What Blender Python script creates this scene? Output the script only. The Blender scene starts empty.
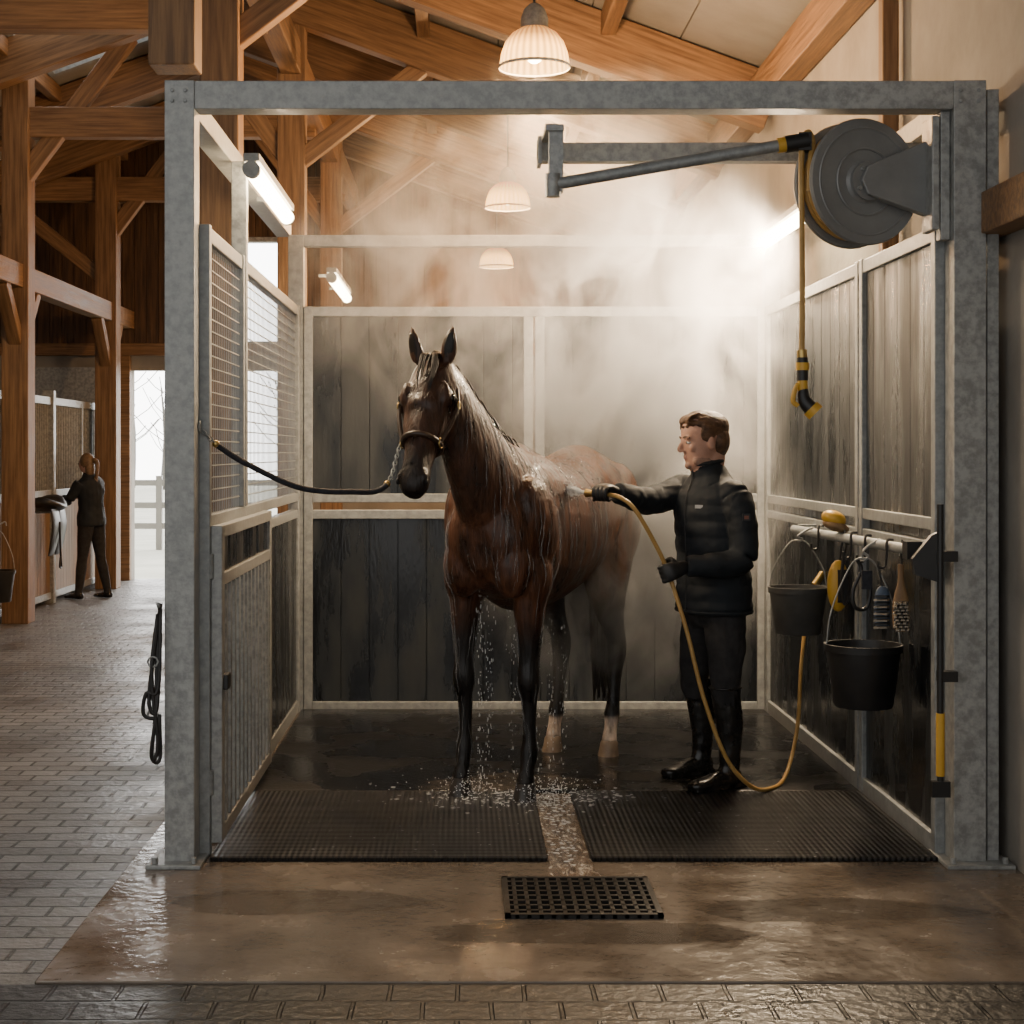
import bpy, bmesh, math, random
from mathutils import Vector, Matrix, noise
from mathutils.bvhtree import BVHTree
random.seed(7)
V = Vector
C = bpy.context.scene.collection

# ------------------------------------------------------------------ materials
def newmat(name):
    m = bpy.data.materials.new(name); m.use_nodes = True
    nt = m.node_tree; nt.nodes.clear()
    out = nt.nodes.new('ShaderNodeOutputMaterial')
    return m, nt, out
def N(nt, t, **kw):
    n = nt.nodes.new(t)
    for k, v in kw.items():
        if k.startswith('_'): setattr(n, k[1:], v)
        else: n.inputs[k.replace('__', ' ')].default_value = v
    return n
def c4(c): return (c[0], c[1], c[2], 1)
def M(name, c1, c2=None, rough=.5, rough2=None, metal=0, ns=8, st=(1,1,1), bump=0, bs=40, detail=5, lo=.35, hi=.65, coat=0, sheen=0, spec=.5):
    m, nt, out = newmat(name)
    b = N(nt, 'ShaderNodeBsdfPrincipled', Roughness=rough, Metallic=metal)
    b.inputs['Coat Weight'].default_value = coat
    b.inputs['Sheen Weight'].default_value = sheen
    b.inputs['Specular IOR Level'].default_value = spec
    nt.links.new(b.outputs[0], out.inputs[0])
    tc = N(nt, 'ShaderNodeTexCoord'); mp = N(nt, 'ShaderNodeMapping'); mp.inputs['Scale'].default_value = st
    nt.links.new(tc.outputs['Object'], mp.inputs[0])
    no = N(nt, 'ShaderNodeTexNoise', Scale=ns, Detail=detail, Roughness=.6)
    nt.links.new(mp.outputs[0], no.inputs['Vector'])
    mr = N(nt, 'ShaderNodeMapRange'); mr.inputs[1].default_value = lo; mr.inputs[2].default_value = hi
    nt.links.new(no.outputs[0], mr.inputs[0])
    mx = N(nt, 'ShaderNodeMix', _data_type='RGBA'); mx.inputs[6].default_value = c4(c1); mx.inputs[7].default_value = c4(c2 or c1)
    nt.links.new(mr.outputs[0], mx.inputs[0]); nt.links.new(mx.outputs[2], b.inputs['Base Color'])
    if rough2 is not None:
        r = N(nt, 'ShaderNodeMapRange'); r.inputs[3].default_value = rough; r.inputs[4].default_value = rough2
        nt.links.new(mr.outputs[0], r.inputs[0]); nt.links.new(r.outputs[0], b.inputs['Roughness'])
    if bump:
        n2 = N(nt, 'ShaderNodeTexNoise', Scale=bs, Detail=4)
        nt.links.new(mp.outputs[0], n2.inputs['Vector'])
        bp = N(nt, 'ShaderNodeBump', Strength=bump, Distance=.01)
        nt.links.new(n2.outputs[0], bp.inputs['Height']); nt.links.new(bp.outputs[0], b.inputs['Normal'])
    return m
def emis(name, c, s):
    m, nt, out = newmat(name)
    e = N(nt, 'ShaderNodeEmission', Strength=s); e.inputs[0].default_value = c4(c)
    nt.links.new(e.outputs[0], out.inputs[0]); return m

steel = M('galvanized_steel', (.25,.258,.252), (.41,.418,.408), .36, .58, .3, ns=30, detail=10, bump=.15, bs=70, lo=.38, hi=.62)
steel_lt = M('galvanized_light', (.23,.245,.245), (.36,.375,.375), .4, .55, .35, ns=26, detail=10, bump=.08)
wire = M('wire_steel', (.30,.31,.31), (.42,.43,.42), .4, metal=.4)
wood = M('glulam_wood', (.14,.072,.031), (.31,.175,.083), .5, .65, ns=3, st=(.7,14,14), bump=.25, bs=6)
wood_dk = M('board_cladding', (.055,.028,.013), (.15,.076,.034), .6, ns=3, st=(9,9,.6), bump=.3, bs=6)
wood_md = M('stall_boards', (.18,.105,.05), (.32,.20,.10), .6, ns=3, st=(9,9,.6), bump=.2, bs=6)
panel = M('dark_panel', (.009,.011,.013), (.031,.036,.040), .25, .6, ns=2.2, st=(2.4,2.4,.5), detail=10, bump=.12, bs=25, lo=.42, hi=.60)
panelw = M('dark_panel_wet', (.006,.007,.009), (.025,.029,.032), .14, .5, ns=2.6, st=(2.4,2.4,.5), detail=10, bump=.12, bs=25, lo=.43, hi=.61)
plaster = M('plaster', (.25,.23,.20), (.36,.335,.295), .85, ns=1.6, detail=8, bump=.3, bs=14)
ceilm = M('ceiling_panel', (.27,.26,.235), (.34,.325,.30), .7, ns=2)
blackp = M('black_plastic', (.012,.012,.013), (.02,.02,.02), .4, ns=6)
hazep = M('steam_hazed_plastic', (.060,.060,.058), (.09,.09,.086), .5, ns=6)  # upper bucket's plastic, steam haze put into the colour as a lighter grey
leather = M('black_leather', (.012,.011,.011), (.025,.022,.02), .38, ns=20)
yel = M('yellow_hose', (.40,.23,.06), (.50,.31,.10), .4, ns=12)
yelp = M('yellow_plastic', (.60,.33,.03), (.68,.40,.05), .4, ns=6)
reelm = M('reel_painted_steel', (.22,.225,.225), (.28,.285,.28), .38, metal=.2, ns=5, bump=.05)
brass = M('brass', (.5,.36,.12), (.6,.42,.18), .3, metal=1)
bristle = M('bristle', (.30,.26,.20), (.45,.40,.32), .8, ns=60)
ropem = M('rope_dark', (.015,.017,.024), (.03,.033,.045), .7, ns=50, bump=.5, bs=90)
bluep = M('blue_grey_plastic', (.07,.10,.15), (.10,.14,.2), .45, ns=10)
hoofm = M('hoof', (.018,.015,.013), (.04,.034,.03), .3, ns=12)
hoofl = M('hoof_pale', (.16,.11,.075), (.26,.19,.13), .4, ns=12)
hairb = M('horse_hair_black', (.008,.006,.005), (.020,.013,.010), .42, ns=40, st=(1,1,.3), bump=.3, spec=.35)
jacket = M('jacket_black', (.011,.014,.018), (.020,.024,.029), .65, .82, ns=9, bump=.2, bs=30, spec=.3)
trouser = M('trousers_charcoal', (.022,.021,.022), (.038,.036,.036), .85, ns=20, bump=.2, spec=.3)
boot = M('boot_leather', (.008,.007,.007), (.018,.016,.014), .2, .35, ns=10)
skin = M('skin', (.46,.25,.175), (.53,.30,.215), .55, ns=30, bump=.1, bs=120)
stub = M('stubble_skin', (.27,.16,.115), (.37,.22,.16), .65, ns=90)
lip = M('lip', (.36,.175,.135), None, .5)
hairm = M('brown_hair', (.055,.026,.012), (.15,.075,.034), .5, ns=22, st=(1,1,2), bump=.6, bs=60)
hairblond = M('dark_blonde_hair', (.12,.07,.035), (.2,.12,.06), .5, ns=30)
eyew = M('eye_white', (.6,.58,.55), None, .2)
eyed = M('eye_dark', (.01,.006,.004), None, .05)
glove = M('glove_black', (.010,.011,.012), (.02,.02,.022), .5, ns=30)
grate = M('cast_iron', (.012,.011,.010), (.028,.026,.024), .35, ns=20, metal=.3)
hole = M('pit_dark', (.004,.004,.004), None, .6)
badge = M('badge_rust', (.22,.08,.05), None, .6)
whitep = M('patch_grey', (.42,.42,.42), None, .6)
grass = M('field', (.42,.42,.34), (.55,.54,.46), .9, ns=1)
bark = M('bare_tree', (.25,.24,.23), (.32,.31,.3), .9)
whitepaint = M('white_paint', (.35,.34,.32), None, .6)

m_water, nt, out = newmat('water_drops')
b = N(nt, 'ShaderNodeBsdfPrincipled', Roughness=.05); b.inputs['Base Color'].default_value = (.93,.95,.96,1)
b.inputs['Transmission Weight'].default_value = .3
nt.links.new(b.outputs[0], out.inputs[0]); water = m_water
m_riv, nt, out = newmat('water_rivulets')
b = N(nt, 'ShaderNodeBsdfPrincipled', Roughness=.03, IOR=1.4); b.inputs['Base Color'].default_value = (.80,.78,.76,1)
b.inputs['Transmission Weight'].default_value = .75
nt.links.new(b.outputs[0], out.inputs[0]); rivm = m_riv

def glassshade():
    m, nt, out = newmat('pendant_glass')
    e = N(nt, 'ShaderNodeEmission', Strength=3.4)
    tc = N(nt, 'ShaderNodeTexCoord'); se = N(nt, 'ShaderNodeSeparateXYZ'); nt.links.new(tc.outputs['Object'], se.inputs[0])
    cr = N(nt, 'ShaderNodeValToRGB'); mr = N(nt, 'ShaderNodeMapRange'); mr.inputs[1].default_value = 0; mr.inputs[2].default_value = .24
    nt.links.new(se.outputs[2], mr.inputs[0]); nt.links.new(mr.outputs[0], cr.inputs[0])
    cr.color_ramp.elements[0].color = (1,.50,.13,1); cr.color_ramp.elements[1].color = (.045,.020,.007,1)
    el = cr.color_ramp.elements.new(.38); el.color = (1,.44,.09,1)
    el = cr.color_ramp.elements.new(.68); el.color = (.30,.12,.028,1)
    at = N(nt,'ShaderNodeMath',_operation='ARCTAN2'); nt.links.new(se.outputs[0],at.inputs[0]); nt.links.new(se.outputs[1],at.inputs[1])
    mm = N(nt,'ShaderNodeMath',_operation='MULTIPLY'); mm.inputs[1].default_value=30; nt.links.new(at.outputs[0],mm.inputs[0])
    si = N(nt,'ShaderNodeMath',_operation='SINE'); nt.links.new(mm.outputs[0],si.inputs[0])
    ma = N(nt,'ShaderNodeMath',_operation='MULTIPLY_ADD'); ma.inputs[1].default_value=2.2; ma.inputs[2].default_value=7.0; nt.links.new(si.outputs[0],ma.inputs[0])
    nt.links.new(ma.outputs[0],e.inputs[1])
    nt.links.new(cr.outputs[0], e.inputs[0]); nt.links.new(e.outputs[0], out.inputs[0]); return m
shade = glassshade()
tubem = emis('tube_glow', (1,.76,.46), 38)
bulbm = emis('bulb_glow', (1,.74,.40), 40)

def pavers(name, a, b_, mort, rlo, rhi, bw=.21, rh=.125, spec=.5):
    m, nt, out = newmat(name)
    b = N(nt, 'ShaderNodeBsdfPrincipled'); nt.links.new(b.outputs[0], out.inputs[0])
    b.inputs['Specular IOR Level'].default_value = spec
    tc = N(nt, 'ShaderNodeTexCoord')
    wn = N(nt, 'ShaderNodeTexNoise', Scale=3, Detail=2)
    nt.links.new(tc.outputs['Object'], wn.inputs[0])
    ad = N(nt, 'ShaderNodeVectorMath', _operation='MULTIPLY_ADD'); ad.inputs[1].default_value = (.022,.022,0)
    nt.links.new(wn.outputs[1], ad.inputs[0]); nt.links.new(tc.outputs['Object'], ad.inputs[2])
    br = N(nt, 'ShaderNodeTexBrick', Scale=1)
    br.inputs['Brick Width'].default_value = bw; br.inputs['Row Height'].default_value = rh
    br.inputs['Mortar Size'].default_value = .008; br.inputs['Mortar Smooth'].default_value = .5
    br.inputs['Color1'].default_value = c4(a); br.inputs['Color2'].default_value = c4(b_); br.inputs['Mortar'].default_value = c4(mort)
    nt.links.new(ad.outputs[0], br.inputs[0])
    n2 = N(nt, 'ShaderNodeTexNoise', Scale=1.4, Detail=9, Roughness=.65); nt.links.new(tc.outputs['Object'], n2.inputs[0])
    mx = N(nt, 'ShaderNodeMix', _data_type='RGBA', _blend_type='MULTIPLY'); mx.inputs[0].default_value = .8
    cr = N(nt, 'ShaderNodeValToRGB'); cr.color_ramp.elements[0].position = .35; cr.color_ramp.elements[1].position = .65
    cr.color_ramp.elements[0].color = (.42,.41,.40,1); cr.color_ramp.elements[1].color = (1,1,1,1)
    nt.links.new(n2.outputs[0], cr.inputs[0]); nt.links.new(br.outputs[0], mx.inputs[6]); nt.links.new(cr.outputs[0], mx.inputs[7])
    nt.links.new(mx.outputs[2], b.inputs['Base Color'])
    mr = N(nt, 'ShaderNodeMapRange'); mr.inputs[1].default_value = .35; mr.inputs[2].default_value = .65
    mr.inputs[3].default_value = rlo; mr.inputs[4].default_value = rhi
    nt.links.new(n2.outputs[0], mr.inputs[0]); nt.links.new(mr.outputs[0], b.inputs['Roughness'])
    n3 = N(nt, 'ShaderNodeTexNoise', Scale=30, Detail=4); nt.links.new(tc.outputs['Object'], n3.inputs[0])
    ma = N(nt, 'ShaderNodeMath', _operation='MULTIPLY_ADD'); ma.inputs[1].default_value = -1.0
    nt.links.new(br.outputs[1], ma.inputs[0])
    ms = N(nt, 'ShaderNodeMath', _operation='MULTIPLY'); ms.inputs[1].default_value = .45
    nt.links.new(n3.outputs[0], ms.inputs[0]); nt.links.new(ms.outputs[0], ma.inputs[2])
    bp = N(nt, 'ShaderNodeBump', Strength=.9, Distance=.015); nt.links.new(ma.outputs[0], bp.inputs['Height'])
    nt.links.new(bp.outputs[0], b.inputs['Normal']); return m
pav = pavers('brick_pavers', (.15,.145,.138), (.26,.25,.238), (.04,.037,.033), .28, .6, bw=.19, rh=.12)
pav2 = pavers('brick_pavers_wet', (.018,.0175,.017), (.036,.035,.033), (.005,.0048,.0045), .25, .55, bw=.2, rh=.15, spec=.28)
conc = M('wet_concrete', (.115,.090,.068), (.190,.155,.122), .06, .34, ns=3.2, detail=12, bump=.3, bs=26, lo=.30, hi=.70)

def channel():
    m, nt, out = newmat('running_water_channel')
    b = N(nt,'ShaderNodeBsdfPrincipled',Roughness=.06); nt.links.new(b.outputs[0],out.inputs[0])
    tc=N(nt,'ShaderNodeTexCoord'); mp=N(nt,'ShaderNodeMapping'); mp.inputs['Scale'].default_value=(1,.30,1); nt.links.new(tc.outputs['Object'],mp.inputs[0])
    no=N(nt,'ShaderNodeTexNoise',Scale=26,Detail=7,Roughness=.68,Distortion=1.4); nt.links.new(mp.outputs[0],no.inputs[0])
    cr=N(nt,'ShaderNodeValToRGB'); e=cr.color_ramp.elements; e[0].position=.35; e[0].color=(.10,.070,.046,1); e[1].position=.66; e[1].color=(.85,.82,.76,1)
    k=e.new(.54); k.color=(.26,.195,.14,1)
    nt.links.new(no.outputs[0],cr.inputs[0]); nt.links.new(cr.outputs[0],b.inputs['Base Color'])
    bp=N(nt,'ShaderNodeBump',Strength=.9,Distance=.02); nt.links.new(no.outputs[0],bp.inputs['Height']); nt.links.new(bp.outputs[0],b.inputs['Normal'])
    return m
chan = channel()

def rubber(name, pattern):
    m, nt, out = newmat(name)
    b = N(nt, 'ShaderNodeBsdfPrincipled'); nt.links.new(b.outputs[0], out.inputs[0])
    b.inputs['Base Color'].default_value = (.008,.0082,.009,1)
    tc = N(nt, 'ShaderNodeTexCoord')
    no = N(nt, 'ShaderNodeTexNoise', Scale=2.3, Detail=6); nt.links.new(tc.outputs['Object'], no.inputs[0])
    mr = N(nt, 'ShaderNodeMapRange'); mr.inputs[1].default_value = .4; mr.inputs[2].default_value = .62
    mr.inputs[3].default_value = .12 if not pattern else .28; mr.inputs[4].default_value = .4
    nt.links.new(no.outputs[0], mr.inputs[0]); nt.links.new(mr.outputs[0], b.inputs['Roughness'])
    bp = N(nt, 'ShaderNodeBump', Strength=.9 if pattern else .3, Distance=.008)
    if pattern:
        se = N(nt, 'ShaderNodeSeparateXYZ'); nt.links.new(tc.outputs['Object'], se.inputs[0])
        f = 2*math.pi/.032; res = []
        for op in ('ADD', 'SUBTRACT'):
            a = N(nt, 'ShaderNodeMath', _operation=op); nt.links.new(se.outputs[0], a.inputs[0]); nt.links.new(se.outputs[1], a.inputs[1])
            k = N(nt, 'ShaderNodeMath', _operation='MULTIPLY'); k.inputs[1].default_value = f*.7; nt.links.new(a.outputs[0], k.inputs[0])
            s = N(nt, 'ShaderNodeMath', _operation='SINE'); nt.links.new(k.outputs[0], s.inputs[0]); res.append(s)
        mu = N(nt, 'ShaderNodeMath', _operation='MULTIPLY'); nt.links.new(res[0].outputs[0], mu.inputs[0]); nt.links.new(res[1].outputs[0], mu.inputs[1])
        nt.links.new(mu.outputs[0], bp.inputs['Height'])
    else:
        n3 = N(nt, 'ShaderNodeTexNoise', Scale=45, Detail=3); nt.links.new(tc.outputs['Object'], n3.inputs[0]); nt.links.new(n3.outputs[0], bp.inputs['Height'])
    nt.links.new(bp.outputs[0], b.inputs['Normal']); return m
rub1 = rubber('rubber_studded', True); rub2 = rubber('rubber_smooth', False)

def coatmat():
    m, nt, out = newmat('bay_coat')
    b = N(nt, 'ShaderNodeBsdfPrincipled', Roughness=.33); nt.links.new(b.outputs[0], out.inputs[0])
    b.inputs['Coat Weight'].default_value=.15; b.inputs['Coat Roughness'].default_value=.2; b.inputs['Specular IOR Level'].default_value=.4
    at = N(nt, 'ShaderNodeAttribute', _attribute_name='Col')
    tc = N(nt, 'ShaderNodeTexCoord'); mp = N(nt, 'ShaderNodeMapping'); mp.inputs['Scale'].default_value = (1,1,.22)
    nt.links.new(tc.outputs['Object'], mp.inputs[0])
    no = N(nt, 'ShaderNodeTexNoise', Scale=20, Detail=9, Roughness=.65); nt.links.new(mp.outputs[0], no.inputs[0])
    mx = N(nt, 'ShaderNodeMix', _data_type='RGBA', _blend_type='MULTIPLY'); mx.inputs[0].default_value = .85
    cr = N(nt, 'ShaderNodeValToRGB'); cr.color_ramp.elements[0].position = .40; cr.color_ramp.elements[1].position = .62
    cr.color_ramp.elements[0].color = (.35,.32,.31,1); cr.color_ramp.elements[1].color = (1.5,1.45,1.4,1)
    nt.links.new(no.outputs[0], cr.inputs[0]); nt.links.new(at.outputs[0], mx.inputs[6]); nt.links.new(cr.outputs[0], mx.inputs[7])
    nt.links.new(mx.outputs[2], b.inputs['Base Color'])
    mr = N(nt, 'ShaderNodeMapRange'); mr.inputs[1].default_value = .38; mr.inputs[2].default_value = .62; mr.inputs[3].default_value = .24; mr.inputs[4].default_value = .6
    nt.links.new(no.outputs[0], mr.inputs[0]); nt.links.new(mr.outputs[0], b.inputs['Roughness'])
    m2 = N(nt, 'ShaderNodeMapping'); m2.inputs['Scale'].default_value = (1,1,.14); nt.links.new(tc.outputs['Object'], m2.inputs[0])
    n3 = N(nt, 'ShaderNodeTexNoise', Scale=75, Detail=5); nt.links.new(m2.outputs[0], n3.inputs[0])
    bp = N(nt, 'ShaderNodeBump', Strength=.65, Distance=.012); nt.links.new(n3.outputs[0], bp.inputs['Height'])
    b2 = N(nt, 'ShaderNodeBump', Strength=.45, Distance=.02); nt.links.new(no.outputs[0], b2.inputs['Height']); nt.links.new(bp.outputs[0], b2.inputs['Normal'])
    nt.links.new(b2.outputs[0], b.inputs['Normal'])
    return m
coat = coatmat()

# ------------------------------------------------------------------ mesh builder
def catmull(P, sub, closed=False):
    n = len(P); out = []
    rng = n if closed else n-1
    for i in range(rng):
        if closed: p0,p1,p2,p3 = P[(i-1)%n],P[i],P[(i+1)%n],P[(i+2)%n]
        else:
            p1,p2 = P[i],P[i+1]; p0 = P[i-1] if i>0 else tuple(2*a-b for a,b in zip(p1,p2)); p3 = P[i+2] if i+2<n else tuple(2*b-a for a,b in zip(p1,p2))
        for k in range(sub):
            t = k/sub
            out.append(tuple(.5*((2*b)+(-a+c)*t+(2*a-5*b+4*c-d)*t*t+(-a+3*b-3*c+d)*t**3) for a,b,c,d in zip(p0,p1,p2,p3)))
    if not closed: out.append(tuple(P[-1]))
    return out

class MB:
    def __init__(s): s.v=[]; s.f=[]; s.m=[]; s.mats=[]
    def mi(s, mat):
        if mat not in s.mats: s.mats.append(mat)
        return s.mats.index(mat)
    def add(s, vs, fs, mat):
        o=len(s.v); k=s.mi(mat); s.v+= [tuple(p) for p in vs]
        for f in fs: s.f.append([o+i for i in f]); s.m.append(k)
    def box(s,x0,x1,y0,y1,z0,z1,mat):
        vs=[(x,y,z) for z in (z0,z1) for y in (y0,y1) for x in (x0,x1)]
        s.add(vs,[(0,2,3,1),(4,5,7,6),(0,1,5,4),(2,6,7,3),(0,4,6,2),(1,3,7,5)],mat)
    def obox(s,c,ax,ay,az,mat):
        c=V(c);ax=V(ax);ay=V(ay);az=V(az)
        vs=[c+ax*i+ay*j+az*k for k in (-1,1) for j in (-1,1) for i in (-1,1)]
        s.add(vs,[(0,2,3,1),(4,5,7,6),(0,1,5,4),(2,6,7,3),(0,4,6,2),(1,3,7,5)],mat)
    def rings(s,R,mat,cap=True,closed=False):
        n=len(R[0]); vs=[p for r in R for p in r]; fs=[]
        L=len(R)
        for i in range(L if closed else L-1):
            j=(i+1)%L
            for k in range(n): fs.append((i*n+k,i*n+(k+1)%n,j*n+(k+1)%n,j*n+k))
        if cap and not closed:
            vs.append(sum((V(p) for p in R[0]),V())/n); vs.append(sum((V(p) for p in R[-1]),V())/n)
            a=L*n
            for k in range(n): fs.append((a,(k+1)%n,k)); fs.append((a+1,(L-1)*n+k,(L-1)*n+(k+1)%n))
        s.add(vs,fs,mat)
    def loft(s,secs,mat,n=20,sub=4,ref=None):
        S=catmull([tuple(q[:5]) for q in secs],sub); R=[]
        for i,q in enumerate(S):
            a=V(S[max(i-1,0)][:3]); b=V(S[min(i+1,len(S)-1)][:3]); t=(b-a).normalized()
            r=V(ref) if ref is not None else V((0,0,1) if abs(t.z)<.8 else (1,0,0))
            A=(r-t*r.dot(t)).normalized(); B=t.cross(A); c=V(q[:3])
            R.append([c+A*max(q[3],.001)*math.cos(2*math.pi*k/n)+B*max(q[4],.001)*math.sin(2*math.pi*k/n) for k in range(n)])
        s.rings(R,mat)
    def tube(s,pts,r,mat,n=10,sub=6,closed=False):
        S=[V(p) for p in (catmull([tuple(p) for p in pts],sub,closed) if sub>1 else pts)]
        L=len(S); R=[]; A=None
        for i in range(L):
            t=((S[(i+1)%L]-S[i-1]) if closed else (S[min(i+1,L-1)]-S[max(i-1,0)])).normalized()
            if A is None: A=V((0,0,1)) if abs(t.z)<.9 else V((1,0,0))
            A=(A-t*A.dot(t)).normalized(); B=t.cross(A)
            rr=r(i/(L-1)) if callable(r) else r
            R.append([S[i]+A*rr*math.cos(2*math.pi*k/n)+B*rr*math.sin(2*math.pi*k/n) for k in range(n)])
        s.rings(R,mat,closed=closed)
    def cyl(s,p0,p1,r0,mat,r1=None,n=20):
        r1=r0 if r1 is None else r1; p0=V(p0);p1=V(p1);t=(p1-p0).normalized()
        A=V((0,0,1)) if abs(t.z)<.9 else V((1,0,0)); A=(A-t*A.dot(t)).normalized(); B=t.cross(A)
        s.rings([[p+A*r*math.cos(2*math.pi*k/n)+B*r*math.sin(2*math.pi*k/n) for k in range(n)] for p,r in ((p0,r0),(p1,r1))],mat)
    def lathe(s,c,ax,prof,mat,n=32,cap=False):
        c=V(c);t=V(ax).normalized();A=V((0,0,1)) if abs(t.z)<.9 else V((1,0,0)); A=(A-t*A.dot(t)).normalized(); B=t.cross(A)
        s.rings([[c+t*h+A*r*math.cos(2*math.pi*k/n)+B*r*math.sin(2*math.pi*k/n) for k in range(n)] for r,h in prof],mat,cap=cap)
    def ell(s,c,ax,ay,az,mat,n=16,m=10):
        c=V(c);ax=V(ax);ay=V(ay);az=V(az);R=[]
        for i in range(1,m):
            th=math.pi*i/m
            R.append([c+az*(-math.cos(th))+(ax*math.cos(2*math.pi*k/n)+ay*math.sin(2*math.pi*k/n))*math.sin(th) for k in range(n)])
        s.rings(R,mat)
        k=len(s.v); s.v[k-2]=tuple(c-az); s.v[k-1]=tuple(c+az)
    def sph(s,c,r,mat,n=8,m=6): s.ell(c,(r,0,0),(0,r,0),(0,0,r),mat,n,m)
    def mesh(s,name):
        me=bpy.data.meshes.new(name); me.from_pydata(s.v,[],s.f)
        for mt in s.mats: me.materials.append(mt)
        me.polygons.foreach_set('material_index',s.m); me.update(); return me
    def obj(s,name,parent=None,smooth=False,bevel=0,recalc=True):
        me=s.mesh(name)
        if recalc:
            bm=bmesh.new(); bm.from_mesh(me); bmesh.ops.recalc_face_normals(bm,faces=bm.faces); bm.to_mesh(me); bm.free()
        ob=bpy.data.objects.new(name,me); C.objects.link(ob)
        if smooth:
            me.polygons.foreach_set('use_smooth',[True]*len(me.polygons))
            if smooth=='auto':
                md=ob.modifiers.new('es','EDGE_SPLIT'); md.split_angle=math.radians(38)
        if bevel:
            md=ob.modifiers.new('bv','BEVEL'); md.width=bevel; md.segments=2; md.limit_method='ANGLE'
        if parent: ob.parent=parent
        return ob
def empty(name, loc=(0,0,0), parent=None):
    e=bpy.data.objects.new(name,None); e.location=loc; C.objects.link(e); e.empty_display_size=.2
    if parent: e.parent=parent
    return e
def kid(ob,parent):
    ob.parent=parent; ob.matrix_parent_inverse=Matrix.Translation(parent.location).inverted()
def fuse(mb,name,voxel,smooth_it=4,parent=None,smf=.5):
    me=mb.mesh('tmp'); ob=bpy.data.objects.new('tmp',me); C.objects.link(ob)
    r=ob.modifiers.new('r','REMESH'); r.mode='VOXEL'; r.voxel_size=voxel
    s=ob.modifiers.new('s','SMOOTH'); s.factor=smf; s.iterations=smooth_it
    dg=bpy.context.evaluated_depsgraph_get(); dg.update()
    nm=bpy.data.meshes.new_from_object(ob.evaluated_get(dg)); nm.name=name
    bpy.data.objects.remove(ob)
    nm.materials.clear()
    for mt in mb.mats: nm.materials.append(mt)
    if len(mb.mats)>1:
        trees=[]
        for k in range(len(mb.mats)):
            fs=[f for f,mm in zip(mb.f,mb.m) if mm==k]
            trees.append(BVHTree.FromPolygons(mb.v,fs))
        idx=[]
        for p in nm.polygons:
            best=0;bd=1e9
            for k,t in enumerate(trees):
                h=t.find_nearest(p.center,bd)
                if h[0] is not None and h[3]<bd: bd=h[3];best=k
            idx.append(best)
        nm.polygons.foreach_set('material_index',idx)
    nm.polygons.foreach_set('use_smooth',[True]*len(nm.polygons))
    o=bpy.data.objects.new(name,nm); C.objects.link(o)
    if parent: o.parent=parent
    return o
def wrinkle(o,table):
    me=o.data; names=[m.name for m in me.materials]; amp={}
    for p in me.polygons:
        f=table.get(names[p.material_index])
        if f:
            for v in p.vertices: amp[v]=f
    nrm=[v.normal.copy() for v in me.vertices]
    for i,f in amp.items():
        v=me.vertices[i]; v.co=v.co+nrm[i]*f(v.co)
    me.update()
def beam(name,p0,p1,w,h,mat,parent):
    p0=V(p0);p1=V(p1);d=p1-p0;L=d.length
    mb=MB(); mb.box(-L/2,L/2,-w/2,w/2,-h/2,h/2,mat)
    o=mb.obj(name,bevel=.008)
    x=d.normalized(); up=V((0,0,1)) if abs(x.z)<.95 else V((0,1,0))
    y=up.cross(x).normalized(); z=x.cross(y)
    o.matrix_world=Matrix.Translation((p0+p1)/2)@Matrix((x,y,z)).transposed().to_4x4()
    o.parent=parent; return o

# ------------------------------------------------------------------ room shell
def zr(x): return 5.95-.365*abs(x+2.7)
mb=MB(); mb.box(-8,2.4,-1,20.2,-.3,0,pav); mb.obj('floor')
mb=MB(); mb.box(-1.28,2.12,4.80,10.0,0,.012,conc); mb.obj('concrete_apron',bevel=.004)
mb=MB(); mb.box(-3.0,2.12,1.5,4.79,0,.006,pav2); mb.obj('paving_border')
mb=MB(); mb.box(2.12,2.4,1,20.2,0,4.3,plaster); mb.obj('wall_right')
mb=MB()
DX0,DX1=-4.12,-2.25
mb.box(-8,DX0,20,20.2,0,2.85,plaster); mb.box(DX1,2.12,20,20.2,0,2.85,plaster); mb.box(DX0,DX1,20,20.2,2.62,2.85,plaster)
WX0,WX1,WZ0,WZ1=-3.3,-2.2,2.95,4.25
mb.box(-8,WX0,20.1,20.2,2.85,4.2,wood_dk); mb.box(WX1,2.12,20.1,20.2,2.85,4.2,wood_dk); mb.box(-7.5,1.6,20.1,20.2,WZ1,4.28,wood_dk)
x=-8
while x<2.12:
    w=.145; x1=min(x+w,2.12); zt=min(zr(x),zr(x1))
    z0=WZ1 if (x>WX0-.1 and x1<WX1+.1) else 2.85
    mb.box(x,x1,19.97+.012*random.random(),20.1,z0,zt,wood_dk)
    mb.box(x+w-.01,x1+.02,20.0,20.12,z0,zt,wood_dk)
    x+=w+.006
mb.obj('wall_back')
mb=MB(); mb.box(-8.2,-8,1,20.2,0,4.1,plaster); mb.obj('wall_left')
mb=MB(); mb.box(-8,2.12,19.88,19.965,2.80,2.95,wood)
mb.box(DX0-.12,DX0,19.9,20,0,2.8,wood); mb.box(DX1,DX1+.12,19.9,20,0,2.8,wood); mb.obj('trim_1',bevel=.006)
d1=empty('door_1',(DX0,20,0)); mb=MB(); mb.box(DX0-1.5,DX0-.15,19.84,19.87,.05,2.65,steel); o=mb.obj('sliding_leaf'); kid(o,d1)
w1=empty('window_1',(WX0,20,WZ0)); mb=MB()
for xx in (WX0,(WX0+WX1)/2,WX1): mb.box(xx-.03,xx+.03,19.955,20.1,WZ0,WZ1,steel)
for zz in (WZ0,WZ1): mb.box(WX0,WX1,19.95,20.1,zz-.03,zz+.03,steel)
o=mb.obj('window_frame'); kid(o,w1)
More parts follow.
